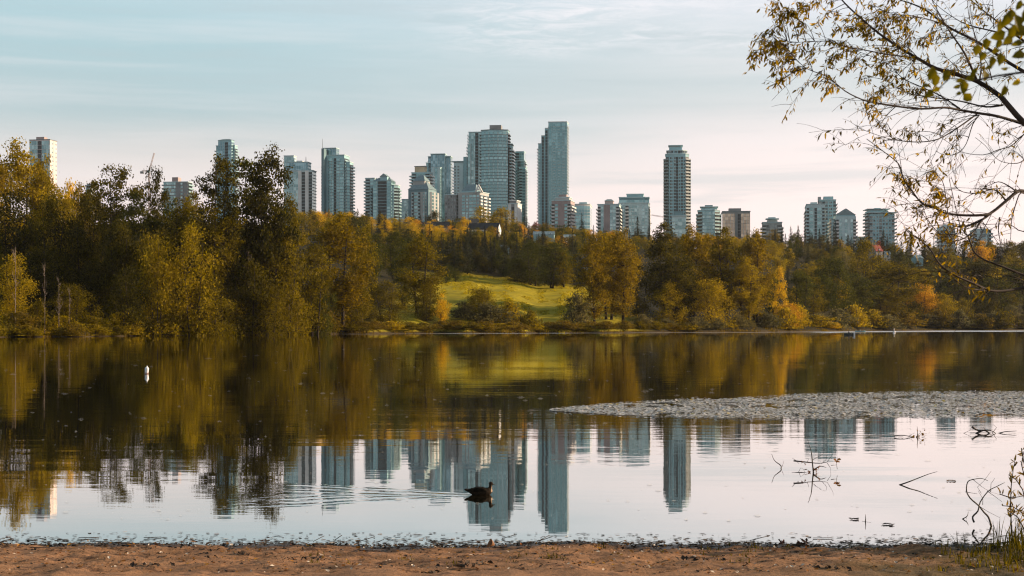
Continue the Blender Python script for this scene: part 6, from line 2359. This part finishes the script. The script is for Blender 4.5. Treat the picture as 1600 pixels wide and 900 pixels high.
def water_shrub():
    """willow shoots at the right edge of the shallows, and an unseen thicket added outside the frame to shade the beach"""
    rnd = random.Random(12)
    b = W0(1612, 838)
    root = empty('willow_bush', b, 0, 'leafy willow shoots growing out of the shallows at the right edge', 'bush')
    lf = MB()
    LF = leafmat('leaf_shoot', (.20, .13, .03), (.34, .22, .05), trans=.4, patch=4, hue=.1)
    paths = [[(1582, 838), (1580, 815), (1579, 790), (1580, 760), (1583, 735), (1586, 718)], [(1612, 840), (1605, 815), (1596, 800), (1583, 792), (1566, 790)], [(1612, 840), (1606, 800), (1598, 765), (1588, 750), (1576, 742)],
             [(1614, 840), (1612, 790), (1602, 750), (1596, 725), (1600, 705)], [(1612, 838), (1600, 826), (1590, 808), (1574, 797)], [(1616, 840), (1600, 775), (1580, 778), (1562, 772)], [(1618, 840), (1610, 780), (1603, 740), (1596, 700)]]
    for path in paths:
        pts = [at(x, y, b.y + rnd.uniform(-.2, .2)) - b for x, y in path]
        pts[0].z = -.05
        mb = MB(); mb.tube(pts, [.009, .007, .006, .005, .004, .003][:len(pts)], 5); mb.build('stem', TW, root)
        for i in range(1, len(pts)):
            for k in range(7):
                p = pts[i - 1].lerp(pts[i], rnd.random())
                d = Vector((rnd.gauss(0, .5), rnd.gauss(0, .5), rnd.gauss(.4, .5))).normalized()
                n = d.cross(Vector((rnd.gauss(0, 1), rnd.gauss(0, 1), rnd.gauss(0, 1)))).normalized()
                if i > 1: leaf_blade(lf, p, d, n, rnd.uniform(.05, .10), rnd.uniform(.012, .022))
    lf.build('foliage', LF, root)['kind'] = 'stuff'
    for j, (bx, by, hh) in enumerate([(6.2, 14.6, 1.7), (7.1, 15.2, 2.2)]):  # unseen bushes added so their shadow falls on the lower right sand
        c = Vector((bx, by, max(0, sand_z(bx, by))))
        root = empty('willow_bush', c, 0, 'unseen willow thicket added outside the right edge to shade the beach, ' + ('nearer' if j == 0 else 'farther') + ' one', 'bush')
        lf = MB(); st = MB()
        for k in range(46):
            a = rnd.uniform(0, 6.28); r = rnd.uniform(.2, .9)
            e = Vector((math.cos(a) * r, math.sin(a) * r, hh * rnd.uniform(.5, 1)))
            pts = bez(Vector((math.cos(a) * .1, math.sin(a) * .1, -.05)), Vector((e.x * .3, e.y * .3, e.z * .6)), e)
            st.tube(pts, [.010, .009, .008, .007, .006, .005, .004, .003], 4, cap=False)
            for i in range(2, 8):
                for q in range(6):
                    p = pts[i - 1].lerp(pts[i], rnd.random())
                    d = Vector((rnd.gauss(0, .5), rnd.gauss(0, .5), rnd.gauss(.3, .5))).normalized()
                    n = d.cross(Vector((rnd.gauss(0, 1), rnd.gauss(0, 1), rnd.gauss(0, 1)))).normalized()
                    leaf_blade(lf, p, d, n, rnd.uniform(.06, .11), rnd.uniform(.016, .026))
        st.build('stem', TW, root); lf.build('foliage', LF, root)['kind'] = 'stuff'


water_shrub()


def grass():
    """blades at the lower right corner and small weeds on the sand"""
    rnd = random.Random(6)
    mb = MB()
    G1 = leafmat('grass_blade', (.06, .05, .007), (.15, .11, .012), trans=.35, patch=1.5, hue=0)
    def tuft(x, y, n, h, sp):
        for k in range(n):
            bx, by = x + rnd.gauss(0, sp), y + rnd.gauss(0, sp)
            z = sand_z(bx, by) - .01
            a = rnd.uniform(0, 6.28); lean = rnd.uniform(.1, .6)
            hh = h * rnd.uniform(.5, 1.2); wd = rnd.uniform(.004, .009)
            dx, dy = math.cos(a), math.sin(a)
            pts = [Vector((bx + dx * lean * hh * t * t, by + dy * lean * hh * t * t, z + hh * t * (1 - .25 * lean * t))) for t in (0, .4, .75, 1)]
            s = Vector((-dy, dx, 0)) * wd
            for i in range(3):
                w0, w1 = (1 - i / 3.2), (1 - (i + 1) / 3.2) if i < 2 else .05
                mb.face([pts[i] - s * w0, pts[i] + s * w0, pts[i + 1] + s * w1, pts[i + 1] - s * w1])
    for i in range(520):
        x, y = rnd.uniform(3.0, 6.2), rnd.uniform(12.2, 14.6)
        dn = smooth(3.0, 5.0, x - (y - 12.2) * .35)
        if rnd.random() < dn: tuft(x, y, 9, rnd.uniform(.06, .22) * (.5 + dn * .8), .05)
    for i in range(26):
        x, y = rnd.uniform(4.5, 5.4), rnd.uniform(13.2, 14.5)
        tuft(x, y, 10, rnd.uniform(.2, .34), .06)
    for i in range(70):
        x, y = rnd.uniform(-2, 4.5), rnd.uniform(12.6, 14.5)
        if rnd.random() < smooth(-3, 3, x): tuft(x, y, 8, rnd.uniform(.02, .06), .04)
    o = mb.build('bank_grass', G1)
    tag(o, 'long green grass blades in the lower right corner of the beach', 'grass', kind='stuff')


grass()


def haze():
    m, nt, out = newmat('haze_air')
    v = N(nt, 'ShaderNodeVolumePrincipled')
    v.inputs['Color'].default_value = (.93, .95, 1.0, 1)
    v.inputs['Density'].default_value = HAZE
    v.inputs['Anisotropy'].default_value = .3
    nt.links.new(v.outputs[0], out.inputs['Volume'])
    mb = MB(); mb.box((-2600, -400, -4), (2600, 2600, 420))
    o = mb.build('haze', m)
    tag(o, kind='stuff')


HAZE = .00002
if HAZE: haze()
